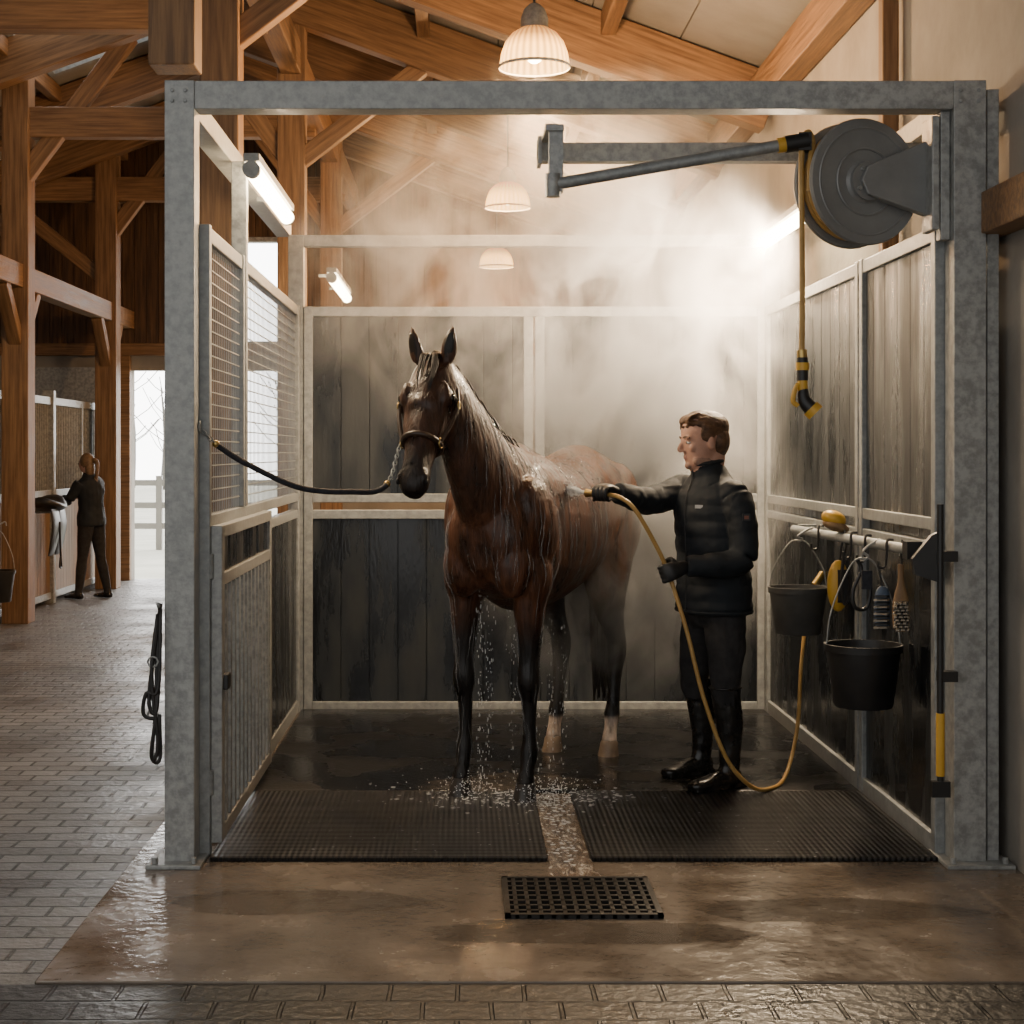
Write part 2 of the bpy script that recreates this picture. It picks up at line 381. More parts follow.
def roofq(mb,x0,x1,y0,y1,mat,t=.1,dz=0):
    vs=[(x,y,zr(x)+dz+k*t) for k in (0,1) for y in (y0,y1) for x in (x0,x1)]
    mb.add(vs,[(0,2,3,1),(4,5,7,6),(0,1,5,4),(2,6,7,3),(0,4,6,2),(1,3,7,5)],mat)
mb=MB(); ys=[2,6.2,9.0,12.7,16.2,20.2]; sk=[0,1,0,1,0]  # first skylight gap is out of view, added to let light in
x=-2.7
while x<2.12:
    x1=min(x+.59,2.12); roofq(mb,x,x1,2,20.2,ceilm); x+=.6
for i in range(5):
    if sk[i]:
        roofq(mb,-2.98,-2.7,ys[i],ys[i+1],ceilm); roofq(mb,-8.1,-4.15,ys[i],ys[i+1],ceilm)
    else: roofq(mb,-8.1,-2.7,ys[i],ys[i+1],ceilm)
roofq(mb,-2.7,2.3,2,20.2,ceilm,.1,.1)
mb.obj('ceiling')
for i,(a,b_) in enumerate(((6.2,9.0),(12.7,16.2))):  # nearer skylight is an unseen addition for lighting the aisle
    e=empty('window_%d'%(i+2),(-3.5,(a+b_)/2,zr(-3.5))); mb=MB()
    for yy in (a,(a+b_)/2,b_): roofq(mb,-4.15,-2.98,yy-.04,yy+.04,steel_lt,.14,-.02)
    for xx in (-4.15,-3.56,-3.02): roofq(mb,xx,xx+.05,a,b_,steel_lt,.14,-.02)
    o=mb.obj('skylight_frame'); kid(o,e)

tf=empty('timber_roof_frame')
for i,y in enumerate((7.3,10.95,12.85,14.75,16.7,18.6)):
    beam('rafter_right_%d'%i,(2.12,y,zr(2.12)-.22),(-2.7,y,zr(-2.7)-.22),.18,.38,wood,tf)
    if i!=2: beam('rafter_left_%d'%i,(-2.7,y,zr(-2.7)-.22),(-8,y,zr(-8)-.22),.18,.38,wood,tf)
for i,xx in enumerate((1.0,-.3,-1.6,-2.7,-4.2,-5.5)):
    beam('purlin_%d'%i,(xx,5,zr(xx)-.09),(xx,19.95,zr(xx)-.09),.1,.16,wood,tf)
beam('eave_plate',(2.04,5,4.02),(2.04,19.95,4.02),.15,.24,wood,tf)
for i,y in enumerate((9.1,12.9,16.8)):
    beam('column_mid_%d'%i,(-1.36,y,0),(-1.36,y,zr(-1.36)-.2),.22,.22,wood,tf)
    beam('brace_mid_%d'%i,(-1.36,y,3.9),(-.2,y,zr(-.2)-.25),.12,.14,wood,tf)
    beam('brace_midl_%d'%i,(-1.36,y,3.9),(-2.4,y,5.3),.12,.14,wood,tf)
beam('hanger_post',(-1.36,7.62,3.42),(-1.36,7.62,zr(-1.36)),.22,.22,wood,tf)
beam('long_plate_mid',(-1.36,7.6,4.75),(-1.36,19.95,4.75),.16,.26,wood,tf)
for i,y in enumerate((11.2,15.0,18.8)):
    beam('column_left_%d'%i,(-4.15,y,0),(-4.15,y,zr(-4.15)-.2),.25,.25,wood,tf)
    beam('brace_l1_%d'%i,(-4.15,y,2.55),(-4.15,y+.55,3.15),.12,.12,wood,tf)
    beam('brace_l2_%d'%i,(-4.15,y,2.55),(-4.15,y-.55,3.15),.12,.12,wood,tf)
    beam('tie_%d'%i,(-8,y,4.68),(-1.36,y,4.68),.16,.28,wood,tf)
    beam('strut_%d'%i,(-4.15,y,3.6),(-5.4,y,4.6),.12,.16,wood,tf)
    beam('strut2_%d'%i,(-4.15,y,4.1),(-3.1,y,5.5),.12,.16,wood,tf)
beam('long_beam_left',(-4.15,5,3.24),(-4.15,19.95,3.24),.16,.22,wood,tf)
beam('wall_post',(2.05,7.67,2.5),(2.05,7.67,4.1),.08,.08,wood,tf)
mb=MB(); mb.box(2.0,2.12,2.5,6.45,2.44,2.60,wood); mb.obj('trim_2',bevel=.006)

# outside
mb=MB(); mb.box(-40,30,20.2,90,-.35,-.05,grass); mb.obj('ground_outside')
mb=MB()
for i in range(8):
    xx=-9+i*1.3; mb.box(xx-.05,xx+.05,27,27.1,-.05,1.2,whitepaint)
for z in (.35,.7,1.08): mb.box(-9,3,27.02,27.06,z-.05,z+.05,whitepaint)
mb.obj('paddock_fence')
mb=MB()
for i in range(14):
    xx=-26+i*2.1+random.random(); yy=70+random.random()*6; h=4+random.random()*2
    mb.tube([(xx,yy,-.1),(xx+.1,yy,h*.5),(xx-.1,yy,h)],lambda t:.14*(1-t)+.02,bark,n=6,sub=2)
    for k in range(16):
        z=h*(.35+.6*random.random()); a=random.random()*6.28; l=1.2*random.random()+.4
        mb.tube([(xx,yy,z),(xx+l*.5*math.cos(a),yy+l*.5*math.sin(a),z+l*.35),(xx+l*math.cos(a),yy+l*math.sin(a),z+l*.9)],.02,bark,n=4,sub=1)
mb.obj('bare_tree_row')

# left row of stalls
st=empty('box_stall_row',(-4.35,15,0)); XS=-4.36
mb=MB(); bars=MB(); pl=MB()
for i in range(5):
    y0=6.3+i*2.66; y1=y0+2.66
    mb.box(XS-.06,XS+.06,y0-.05,y0+.05,0,2.25,steel)
    mb.box(XS-.035,XS+.035,y0,y1,2.10,2.18,steel); mb.box(XS-.035,XS+.035,y0,y1,1.12,1.2,steel); mb.box(XS-.035,XS+.035,y0,y1,.05,.12,steel)
    ym=(y0+y1)/2
    mb.box(XS-.04,XS+.04,ym-.03,ym+.03,.05,2.15,steel)
    k=y0+.05
    while k<y1-.1:
        pl.box(XS-.02,XS+.02,k,k+.118,.12,1.12,wood_md); k+=.122
    k=y0+.1
    while k<y1-.05:
        bars.cyl((XS,k,1.2),(XS,k,2.1),.010,steel,n=6); k+=.075
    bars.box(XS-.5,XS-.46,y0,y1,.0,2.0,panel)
mb.box(XS-.06,XS+.06,19.5,19.6,0,2.25,steel)
for a in (mb.obj('frames',bevel=.004),bars.obj('bars'),pl.obj('boards')): kid(a,st)

# ------------------------------------------------------------------ wash stall
ws=empty('wash_stall',(0.44,8,0))
FL=.012
mb=MB()
mb.box(-1.14,-1.025,6.15,6.27,FL,3.03,steel)
mb.box(1.895,2.02,6.15,6.27,FL,3.03,steel); mb.box(2.03,2.075,6.17,6.27,FL,3.0,steel)
mb.box(-1.025,1.895,6.152,6.268,2.92,3.028,steel)
mb.box(-1.14,-1.05,6.27,9.9,2.93,3.02,steel); mb.box(1.93,2.02,6.27,9.9,2.93,3.02,steel)
mb.box(-1.06,-.965,9.8,9.9,FL,2.93,steel_lt); mb.box(1.862,1.95,9.8,9.9,FL,2.93,steel_lt)
mb.box(-.965,1.862,9.805,9.88,2.86,2.93,steel_lt)
for x0,x1 in ((-1.2,-.99),(1.85,2.11)):
    mb.box(x0,x1,6.08,6.34,FL,FL+.015,steel)
    for xx in (x0+.03,x1-.03):
        mb.cyl((xx,6.11,FL+.015),(xx,6.11,FL+.04),.013,steel,n=6)
for zz in (2.95,2.99):
    for xx in (-1.11,-1.06,1.92,1.99): mb.cyl((xx,6.15,zz),(xx,6.142,zz),.008,steel_lt,n=8)
o=mb.obj('portal_frame',bevel=.006); kid(o,ws)
mb=MB(); pn=MB()
def vplanksX(y0,x0,x1,z0,z1,mat,w=.175):
    pn.box(x0,x1,y0+.012,y0+.02,z0,z1,mat)
    x=x0
    while x<x1-.01:
        e=min(x+w-.005,x1); pn.box(x,e,y0,y0+.013,z0,z1,mat); x+=w
def vplanksY(x0,y0,y1,z0,z1,mat,w=.175):
    y=y0
    while y<y1-.01:
        e=min(y+w-.005,y1); pn.box(x0,x0+.02,y,e,z0,z1,mat); y+=w
YB=9.8
for z0,z1 in ((2.43,2.49),(1.29,1.345),(1.19,1.245),(FL,.07)): mb.box(-.91,1.815,YB,YB+.05,z0,z1,steel_lt)
for x0,x1 in ((.385,.44),(.455,.51)): mb.box(x0,x1,YB+.001,YB+.05,1.345,2.43,steel_lt)
for x0,x1 in ((-.963,-.91),(1.815,1.86)): mb.box(x0,x1,YB-.005,YB+.05,FL,2.492,steel_lt)
vplanksX(YB+.018,-.91,.385,1.345,2.43,panel); vplanksX(YB+.018,.51,1.815,1.345,2.43,panel); vplanksX(YB+.018,-.91,1.815,.07,1.19,panelw)
for z0,z1 in ((2.43,2.49),(1.29,1.34),(1.20,1.245),(FL,.09)): mb.box(1.862,1.908,6.30,9.72,z0,z1,steel_lt)
for y in (6.275,7.42,7.5,9.72): mb.box(1.858,1.912,y,y+.055,FL,2.495,steel_lt)
pn.box(1.895,1.905,6.3,9.75,.09,2.43,panelw)
vplanksY(1.88,6.3,7.45,1.34,2.43,panel,.2); vplanksY(1.88,7.55,9.75,1.34,2.43,panel,.2)
vplanksY(1.88,6.3,7.45,.09,1.2,panelw,2); vplanksY(1.88,7.55,9.75,.09,1.2,panelw,2)
for z0,z1 in ((2.43,2.49),(1.30,1.35)): mb.box(-1.038,-.992,6.30,9.72,z0,z1,steel_lt)
mb.box(-1.038,-.992,8.03,9.72,FL,.09,steel_lt); mb.box(-1.038,-.992,8.03,9.72,1.2,1.25,steel_lt)
for y in (6.275,7.26,9.72): mb.box(-1.04,-.985,y,y+.05,FL if y!=7.26 else 1.352,2.495,steel_lt)
mb.box(-1.05,-.98,7.312,7.37,1.352,2.93,steel); mb.box(-1.04,-.98,7.96,8.03,FL,1.298,steel_lt)
vplanksY(-1.02,8.03,9.72,.09,1.2,panelw,.3)
o=mb.obj('rails',bevel=.004); kid(o,ws); o=pn.obj('wall_panels',bevel=.002); kid(o,ws)
mb=MB()
for y0,y1 in ((6.32,7.26),(7.38,9.72)):
    n=int((y1-y0)/.05)
    for i in range(n+1):
        y=y0+(y1-y0)*i/n; mb.box(-1.013,-1.009,y-.0025,y+.0025,1.35,2.43,wire)
    for i in range(22):
        z=1.35+1.08*i/22; mb.box(-1.009,-1.005,y0,y1,z-.0025,z+.0025,wire)
o=mb.obj('wire_mesh'); kid(o,ws)
mb=MB(); gx0,gx1=-.985,-.94
mb.box(gx0,gx1,6.3,6.37,.06,1.31,steel); mb.box(gx0,gx1,7.88,7.95,.06,1.31,steel)
for z0,z1 in ((1.26,1.309),(1.07,1.12),(.061,.12)): mb.box(gx0+.001,gx1-.001,6.37,7.88,z0,z1,steel)
mb.box(-.972,-.955,6.37,7.88,1.12,1.26,panelw)
for i in range(12):
    y=6.45+i*.125; mb.box(-.985,-.942,y-.016,y+.016,.12,1.07,steel)
for z in (.3,1.15): mb.cyl((-.99,6.295,z-.05),(-.99,6.295,z+.05),.018,steel_lt)
mb.box(-.94,-.92,6.32,6.40,.66,.72,blackp)
o=mb.obj('bar_gate',bevel=.004); kid(o,ws)

for nm,x0,x1 in (('rubber_mat',-.975,.335),('rubber_mat',.505,1.85)):
    mb=MB(); mb.box(x0,x1,6.20,7.42,FL,FL+.018,rub1); mb.obj(nm,bevel=.005)
mb=MB(); mb.box(-.975,1.85,7.425,9.78,FL,FL+.017,rub2); mb.obj('stall_floor_mat',bevel=.004)
mb=MB(); L_r=[];
for i in range(41):
    y=7.423-(7.423-5.935)*i/40; t=max(0,(6.22-y)/.28)
    a=.340-.03*t*t+ (.014*noise.noise(V((0,y*9,0))) if y<6.2 else 0); b_=.502+.03*t*t+(.014*noise.noise(V((5,y*9,0))) if y<6.2 else 0)
    L_r.append((a,b_,y))
vs=[(a,y,FL+.003) for a,b_,y in L_r]+[(b_,y,FL+.003) for a,b_,y in L_r]
mb.add(vs,[(i,i+1,42+i,41+i) for i in range(40)],chan); mb.obj('drain_channel',recalc=False)
mb=MB(); gx0,gx1,gy0,gy1=.15,.69,5.44,5.93
mb.box(gx0,gx1,gy0,gy1,FL,FL+.002,hole)
for a in (gx0,gx1-.02): mb.box(a,a+.02,gy0,gy1,FL+.002,FL+.016,grate)
for a in (gy0,gy1-.02): mb.box(gx0,gx1,a,a+.02,FL+.002,FL+.016,grate)
for i in range(1,13):
    x=gx0+(gx1-gx0)*i/13; mb.box(x-.007,x+.007,gy0,gy1,FL+.002,FL+.014,grate)
for i in range(1,8):
    y=gy0+(gy1-gy0)*i/8; mb.box(gx0,gx1,y-.008,y+.008,FL+.002,FL+.014,grate)
mb.obj('drain_grate')

# ------------------------------------------------------------------ lights
def pendant(y,k):
    x,z=.42,3.80
    e=empty('pendant_lamp',(x,y,z)); 
    mb=MB(); mb.lathe((0,0,0),(0,0,1),[(.2,0),(.198,.03),(.19,.08),(.168,.14),(.13,.19),(.075,.225)],shade,n=60)
    mb.lathe((0,0,0),(0,0,1),[(.203,-.008),(.207,0),(.203,.01)],steel,n=60)
    mb.obj('glass_shade',parent=e,smooth=True)
    mb=MB(); mb.lathe((0,0,0),(0,0,1),[(.08,.22),(.078,.28),(.06,.33),(.03,.36)],steel,n=24,cap=True)
    mb.cyl((0,0,.36),(0,0,zr(x)-z),.008,blackp,n=8)
    mb.obj('canopy_and_cord',parent=e,smooth='auto')
    mb=MB(); mb.sph((0,0,.07),.05,bulbm,12,8); mb.obj('bulb',parent=e,smooth=True)
    l=bpy.data.lights.new('pendant_light','POINT'); l.energy=k; l.color=(1,.58,.27); l.shadow_soft_size=.12
    lo=bpy.data.objects.new('light',l); lo.location=(0,0,-.14); C.objects.link(lo); lo.parent=e
pendant(9.15,260); pendant(14.4,300); pendant(19.0,160)
def tubelight(x,y0,y1,z,k,inw):
    e=empty('tube_light',(x,(y0+y1)/2,z)); h=(y1-y0)/2
    mb=MB(); mb.cyl((0,-h,0),(0,h,0),.036,tubem,n=16); mb.obj('glowing_tube',parent=e,smooth='auto')
    mb=MB(); mb.box(-.035,.035,-h-.04,h+.04,.037,.07,steel_lt)
    for s in (-1,1): mb.cyl((0,s*h,0),(0,s*(h+.04),0),.038,steel_lt,n=16)
    mb.box(min(0,-inw*.12),max(0,-inw*.12),-h*.6-.02,-h*.6+.02,.04,.06,steel); mb.box(min(0,-inw*.12),max(0,-inw*.12),h*.6-.02,h*.6+.02,.04,.06,steel)
    mb.obj('housing',parent=e)
    l=bpy.data.lights.new('tube_lamp','AREA'); l.shape='RECTANGLE'; l.size=.06; l.size_y=2*h; l.energy=k; l.color=(1,.76,.50)
    lo=bpy.data.objects.new('light',l); lo.location=(inw*.06,0,-.03); lo.rotation_euler=(0,-inw*math.radians(50),0); C.objects.link(lo); lo.parent=e
tubelight(-.92,7.05,8.45,2.84,46,1)
tubelight(-.92,11.4,12.9,2.84,30,1)
tubelight(1.80,8.2,9.4,2.84,250,-1)

# ------------------------------------------------------------------ hose reel with boom
hr=empty('hose_reel',(1.574,6.28,2.66)); n_=V((.34,-.94,0)).normalized(); rc=V((1.585,6.28,2.66)); sd=V((.94,.34,0)).normalized()
mb=MB()
fl=[(.03,0.012),(.075,.012),(.085,.0),(.12,.004),(.19,.004),(.225,.012),(.245,.012),(.25,.0),(.245,-.012),(.03,-.012)]
mb.lathe(rc,n_,fl,reelm,n=56,cap=True); mb.lathe(rc-n_*.115,n_,fl,reelm,n=56,cap=True)
mb.cyl(rc-n_*.115,rc,.11,reelm,n=32)
mb.cyl(rc,rc+n_*.03,.075,reelm,n=32); mb.cyl(rc+n_*.03,rc+n_*.05,.03,steel,n=20)
for r_ in (.13,.21): mb.tube([rc+n_*.008+(sd*math.cos(t*math.pi/24)+V((0,0,1))*math.sin(t*math.pi/24))*r_ for t in range(48)],.005,reelm,n=6,sub=1,closed=True)
for a in range(4):
    q=rc+n_*.03+(sd*math.cos(a*1.57+.6)+V((0,0,1))*math.sin(a*1.57+.6))*.055; mb.cyl(q,q+n_*.01,.009,steel,n=6)
o=mb.obj('drum',smooth='auto'); kid(o,hr)
mb=MB()
for j in range(3):
    for i in range(4):
        c=rc-n_*(.024+i*.022); R=.165+j*.022+(.004 if i%2 else 0)
        mb.tube([c+(sd*math.cos(t*2*math.pi/36)+V((0,0,1))*math.sin(t*2*math.pi/36))*R for t in range(36)],.011,yel,n=8,sub=1,closed=True)
o=mb.obj('wound_hose',smooth=True); kid(o,hr)
mb=MB()
P=[(-.02,-.055),(-.045,.0),(-.02,.055),(.25,.17),(.25,-.14)]
q0=rc+n_*.055; ax=V((.985,.17,0)).normalized(); nn=V((.17,-.985,0)).normalized()
fr=[q0+ax*a+V((0,0,b_)) for a,b_ in P]; bk=[p-nn*.045 for p in fr]
mb.add(fr+bk,[(0,1,2,3,4),(9,8,7,6,5)]+[(i,5+i,5+(i+1)%5,(i+1)%5) for i in range(5)],reelm)
mb.box(1.82,1.85,6.18,6.32,2.46,2.9,steel); mb.box(1.85,1.897,6.20,6.26,2.50,2.56,steel); mb.box(1.85,1.897,6.20,6.26,2.80,2.86,steel)
mb.box(1.855,1.893,6.19,6.25,2.42,2.92,steel)
o=mb.obj('mounting_bracket',bevel=.005); kid(o,hr)
mb=MB()
mb.box(.31,1.9,6.46,6.53,2.775,2.85,steel); mb.box(.33,.40,6.24,6.55,2.855,2.88,steel); mb.box(.345,.40,6.26,6.32,2.62,2.88,steel)
mb.box(.31,.325,6.43,6.55,2.76,2.87,steel_lt)
mb.cyl((.37,6.27,2.65),(1.30,6.27,2.81),.024,steel_lt,n=16); mb.cyl((.36,6.27,2.60),(.36,6.27,2.69),.03,steel,n=16)
mb.cyl((1.27,6.27,2.805),(1.36,6.27,2.82),.034,blackp,n=16); mb.cyl((1.24,6.27,2.80),(1.27,6.27,2.805),.03,yelp,n=16)
mb.box(1.32,1.37,6.25,6.31,2.78,2.85,blackp)
o=mb.obj('swing_boom',smooth='auto'); kid(o,hr)
mb=MB()
mb.tube([rc-n_*.05-sd*.22+V((0,0,-.04)),rc-n_*.05-sd*.215+V((0,0,.08)),(1.385,6.30,2.82),(1.36,6.28,2.855),(1.335,6.27,2.78),(1.335,6.27,2.5),(1.337,6.27,2.2),(1.335,6.27,2.0)],.0115,yel,n=10)
mb.cyl((1.335,6.27,2.0),(1.337,6.27,1.97),.02,brass); mb.cyl((1.337,6.27,1.97),(1.338,6.27,1.88),.022,blackp)
mb.cyl((1.338,6.27,1.95),(1.338,6.27,1.92),.026,yelp)
mb.cyl((1.338,6.27,1.88),(1.34,6.27,1.83),.020,yelp)
mb.tube([(1.34,6.27,1.845),(1.345,6.265,1.80),(1.375,6.26,1.765)],lambda t:.020+.012*t,blackp,n=14)
mb.tube([(1.33,6.27,1.87),(1.31,6.265,1.85),(1.30,6.265,1.80),(1.32,6.265,1.78)],.010,yelp,n=8)
mb.cyl((1.368,6.261,1.772),(1.388,6.257,1.752),.036,yelp,n=16)
o=mb.obj('hanging_hose_and_nozzle',smooth='auto'); kid(o,hr)

# ------------------------------------------------------------------ tool rail and tools
tr=empty('tool_rail',(1.76,7.4,1.2))
mb=MB(); mb.cyl((1.77,6.3,1.215),(1.77,8.5,1.19),.022,steel_lt,n=14)
for y in (6.45,7.6,8.4): mb.box(1.77,1.865,y-.02,y+.02,1.18,1.22,steel)
mb.box(1.74,1.80,6.24,6.31,1.18,1.25,blackp)
for y in (6.55,6.9,7.15,7.8): mb.tube([(1.77,y,1.24),(1.745,y,1.235),(1.742,y,1.17),(1.735,y,1.13),(1.71,y,1.13),(1.708,y,1.155)],.006,blackp,n=6)
o=mb.obj('rail_bar',smooth='auto'); kid(o,tr)
def bucket(x,y,zt,h,r,hz,mat=None):
    mat=mat or blackp
    e=empty('bucket',(x,y,zt)); mb=MB()
    mb.lathe((0,0,0),(0,0,1),[(.001,-h),(r*.74,-h),(r*.78,-h+.01),(r*.97,-.03),(r*1.03,-.03),(r*1.04,0),(r*.97,0),(r*.94,-.03),(r*.72,-h+.015),(.001,-h+.012)],mat,n=36)
    mb.obj('pail',parent=e,smooth='auto')
    mb=MB(); top=hz-zt
    mb.tube([(-r,0,-.02),(-r*.85,0,top*.35),(-r*.35,0,top*.8),(0,0,top*.88),(r*.35,0,top*.8),(r*.85,0,top*.35),(r,0,-.02)],.0035,steel,n=6)
    mb.tube([(0,0,top*.85),(.02,0,top*.9),(.0,0,top*.96),(.07,0,top+.03),(.085,0,top*.99)],.006,steel,n=6)
    mb.obj('bail_handle',parent=e,smooth=True)
bucket(1.69,8.02,.925,.235,.145,1.19,hazep); bucket(1.70,6.76,.79,.265,.158,1.2)
e=empty('grooming_sponge',(1.76,7.38,1.0)); mb=MB()
mb.ell((1.735,7.36,.985),(.052,0,0),(0,.038,0),(0,0,.12),yelp,14,10); mb.tube([(1.745,7.38,1.08),(1.76,7.40,1.16),(1.77,7.38,1.237),(1.77,7.36,1.16),(1.745,7.375,1.08)],.005,blackp,n=6)
mb.obox((1.755,7.352,.985),(.030,0,0),(0,.030,0),(0,0,.075),blackp)
kid(mb.obj('sponge',smooth='auto'),e)
e=empty('body_brush',(1.77,7.5,1.25)); mb=MB()
mb.ell((1.745,7.45,1.255),(.062,0,-.02),(0,.07,0),(.008,0,.024),wood_md,14,8)
mb.ell((1.735,7.45,1.290),(.056,0,-.02),(0,.062,0),(.014,0,.036),yelp,14,8)
kid(mb.obj('brush',smooth=True),e)
e=empty('hanging_brush',(1.76,6.42,1.05)); mb=MB()
mb.loft([(1.765,6.42,1.15,.012,.010),(1.765,6.42,1.08,.013,.012),(1.765,6.42,1.03,.026,.016),(1.765,6.42,.98,.034,.018),(1.765,6.42,.90,.032,.018),(1.765,6.42,.88,.018,.012)],wood_md,ref=(1,0,0))
for i in range(8):
    for j in range(9):
        xx=1.738+i*.0075; zz=.895+j*.013; q=(xx,6.405,zz); mb.cyl(q,(xx-.018+random.random()*.006,6.365,zz-.004),.004,bristle if (i+j)%3 else blackp,n=5)
mb.tube([(1.765,6.42,1.14),(1.768,6.43,1.18),(1.77,6.42,1.245),(1.772,6.41,1.18),(1.765,6.418,1.14)],.004,blackp,n=6)
kid(mb.obj('brush_body',smooth='auto'),e)
e=empty('dandy_brush',(1.74,6.55,1.0)); mb=MB()
mb.loft([(1.725,6.55,1.05,.012,.010),(1.725,6.55,1.02,.030,.014),(1.725,6.55,.92,.032,.014),(1.725,6.55,.88,.026,.012)],bluep,ref=(1,0,0))
for i in range(7):
    for j in range(10):
        xx=1.70+i*.008; zz=.885+j*.014; mb.cyl((xx,6.54,zz),(xx-.02,6.505,zz),.0042,blackp if j%2 else bristle,n=5)
mb.tube([(1.725,6.55,1.05),(1.715,6.55,1.10),(1.708,6.55,1.14)],.004,blackp,n=6)
kid(mb.obj('brush_body',smooth='auto'),e)
e=empty('sweat_scraper',(1.73,6.9,1.1)); mb=MB()
mb.tube([(1.71,6.9,1.135),(1.725,6.9,1.09),(1.69,6.9,1.0),(1.70,6.9,.93),(1.75,6.9,.93),(1.765,6.9,1.02),(1.735,6.9,1.08)],.009,blackp,n=8)
mb.tube([(1.71,7.15,1.135),(1.70,7.15,1.02),(1.715,7.15,.92),(1.74,7.15,1.0),(1.725,7.15,1.12)],.008,leather,n=6)
mb.obox((1.745,6.88,1.05),(.022,0,0),(0,.008,0),(0,0,.04),ropem)
kid(mb.obj('scraper_body',smooth='auto'),e)
e=empty('floor_squeegee',(1.83,6.13,1.3)); mb=MB()
mb.cyl((1.835,6.125,.30),(1.835,6.125,1.40),.013,blackp,n=12); mb.cyl((1.835,6.125,.36),(1.835,6.125,.60),.017,yelp,n=12)
mb.box(1.80,1.87,6.11,6.14,.28,.34,blackp); mb.box(1.82,1.90,6.115,6.16,1.18,1.22,blackp)
mb.box(1.83,1.90,6.115,6.16,.72,.76,blackp)
mb.add([(1.80,6.12,1.28),(1.73,6.13,1.19),(1.74,6.13,1.13),(1.83,6.12,1.10),(1.84,6.12,1.30),(1.80,6.15,1.28),(1.73,6.16,1.19),(1.74,6.16,1.13),(1.83,6.15,1.10),(1.84,6.15,1.30)],[(0,1,2,3,4),(9,8,7,6,5)]+[(i,5+i,5+(i+1)%5,(i+1)%5) for i in range(5)],blackp)
kid(mb.obj('squeegee_body',smooth='auto'),e)
e=empty('hanging_bridle',(-1.17,6.1,.9)); mb=MB()
for pts in ([(-1.15,6.13,1.02),(-1.17,6.11,.85),(-1.19,6.10,.65),(-1.16,6.10,.62),(-1.15,6.12,.9)],
            [(-1.16,6.12,.98),(-1.18,6.10,.75),(-1.155,6.10,.5),(-1.17,6.10,.42)],
            [(-1.15,6.12,1.0),(-1.155,6.1,.7),(-1.20,6.10,.68),(-1.21,6.1,.60),(-1.16,6.1,.58)],
            [(-1.16,6.12,.9),(-1.165,6.1,.6),(-1.18,6.1,.44),(-1.15,6.11,.43),(-1.15,6.1,.6)]):
    mb.tube(pts,.008,leather,n=6)
mb.cyl((-1.16,6.15,1.0),(-1.155,6.10,1.02),.008,steel,n=8)
for z in (.6,.8): mb.tube([(-1.175+.02*math.cos(t),6.10,z+.02*math.sin(t)) for t in [i*math.pi/4 for i in range(8)]],.004,steel,n=6,sub=1,closed=True)
kid(mb.obj('straps',smooth=True),e)

# ------------------------------------------------------------------ horse (local: x forward, y left, z up)
HC=V((.40,7.86,0)); ang=math.atan2(-.91,-.41); HZ=FL+.017
Hm=Matrix.Translation((HC.x,HC.y,HZ))@Matrix.Rotation(ang,4,'Z')
horse=empty('horse',(HC.x,HC.y,HZ)); horse.rotation_euler=(0,0,ang)
mb=MB()
mb.loft([(-.82,0,1.27,.07,.10),(-.77,0,1.28,.17,.20),(-.68,0,1.27,.24,.28),(-.52,0,1.27,.285,.325),(-.33,0,1.245,.275,.325),(-.10,0,1.195,.285,.335),(.12,0,1.18,.28,.36),(.33,0,1.205,.25,.385),(.50,0,1.20,.235,.35),(.64,0,1.17,.22,.27),(.74,0,1.15,.175,.19),(.79,0,1.14,.09,.10)],coat,n=28,ref=(0,1,0))
mb.loft([(.10,0,1.49,.05,.04),(.30,0,1.555,.06,.055),(.45,0,1.54,.07,.07),(.60,0,1.50,.08,.09)],coat,ref=(0,1,0))
mb.loft([(-.75,0,1.45,.05,.05),(-.55,0,1.545,.10,.06),(-.35,0,1.535,.10,.05),(-.1,0,1.49,.06,.04)],coat,ref=(0,1,0))
mb.loft([(.42,0,1.28,.19,.33),(.56,0,1.36,.17,.29),(.69,-.015,1.47,.137,.235),(.80,-.045,1.62,.112,.19),(.89,-.075,1.76,.096,.155),(.95,-.10,1.87,.083,.125),(.98,-.12,1.94,.074,.09)],coat,n=24,ref=(0,1,0))
for s in (1,-1):
    mb.ell((.50,s*.17,1.20),(.17,0,-.02),(0,.10,0),(.08,0,.26),coat)
    mb.ell((.68,s*.115,1.06),(.09,0,0),(0,.10,0),(0,0,.15),coat)
    mb.ell((.56,s*.170,1.0),(.12,0,0),(0,.09,0),(0,0,.16),coat)
    mb.ell((-.58,s*.17,1.22),(.21,0,0),(0,.14,0),(-.04,0,.30),coat)
    y=s*.16
    mb.loft([(.55,s*.15,1.12,.085,.14),(.555,s*.158,.98,.085,.115),(.565,s*.158,.86,.072,.094),(.572,y,.72,.056,.068),(.578,y,.61,.047,.054),(.585,y,.545,.053,.057),(.582,y,.50,.051,.053),(.574,y,.45,.038,.042),(.57,y,.36,.031,.038),(.57,y,.27,.031,.038),(.572,y,.225,.039,.046),(.578,y,.195,.040,.047),(.595,y,.145,.033,.036),(.612,y,.10,.037,.041),(.620,y,.065,.043,.047)],coat,n=18,ref=(0,1,0))
    y=s*.155
    mb.loft([(-.52,s*.14,1.20,.13,.24),(-.50,s*.155,1.04,.13,.215),(-.485,s*.165,.90,.108,.165),(-.53,s*.165,.78,.078,.118),(-.60,s*.16,.68,.055,.082),(-.66,y,.60,.048,.066),(-.675,y,.55,.05,.068),(-.668,y,.49,.045,.058),(-.65,y,.42,.036,.046),(-.63,y,.33,.033,.040),(-.612,y,.25,.035,.042),(-.60,y,.205,.042,.048),(-.58,y,.15,.034,.036),(-.562,y,.10,.037,.041),(-.553,y,.065,.042,.046)],coat,n=18,ref=(0,1,0))
    mb.ell((-.715,y,.60),(.025,0,.0),(0,.022,0),(-.005,0,.05),coat)
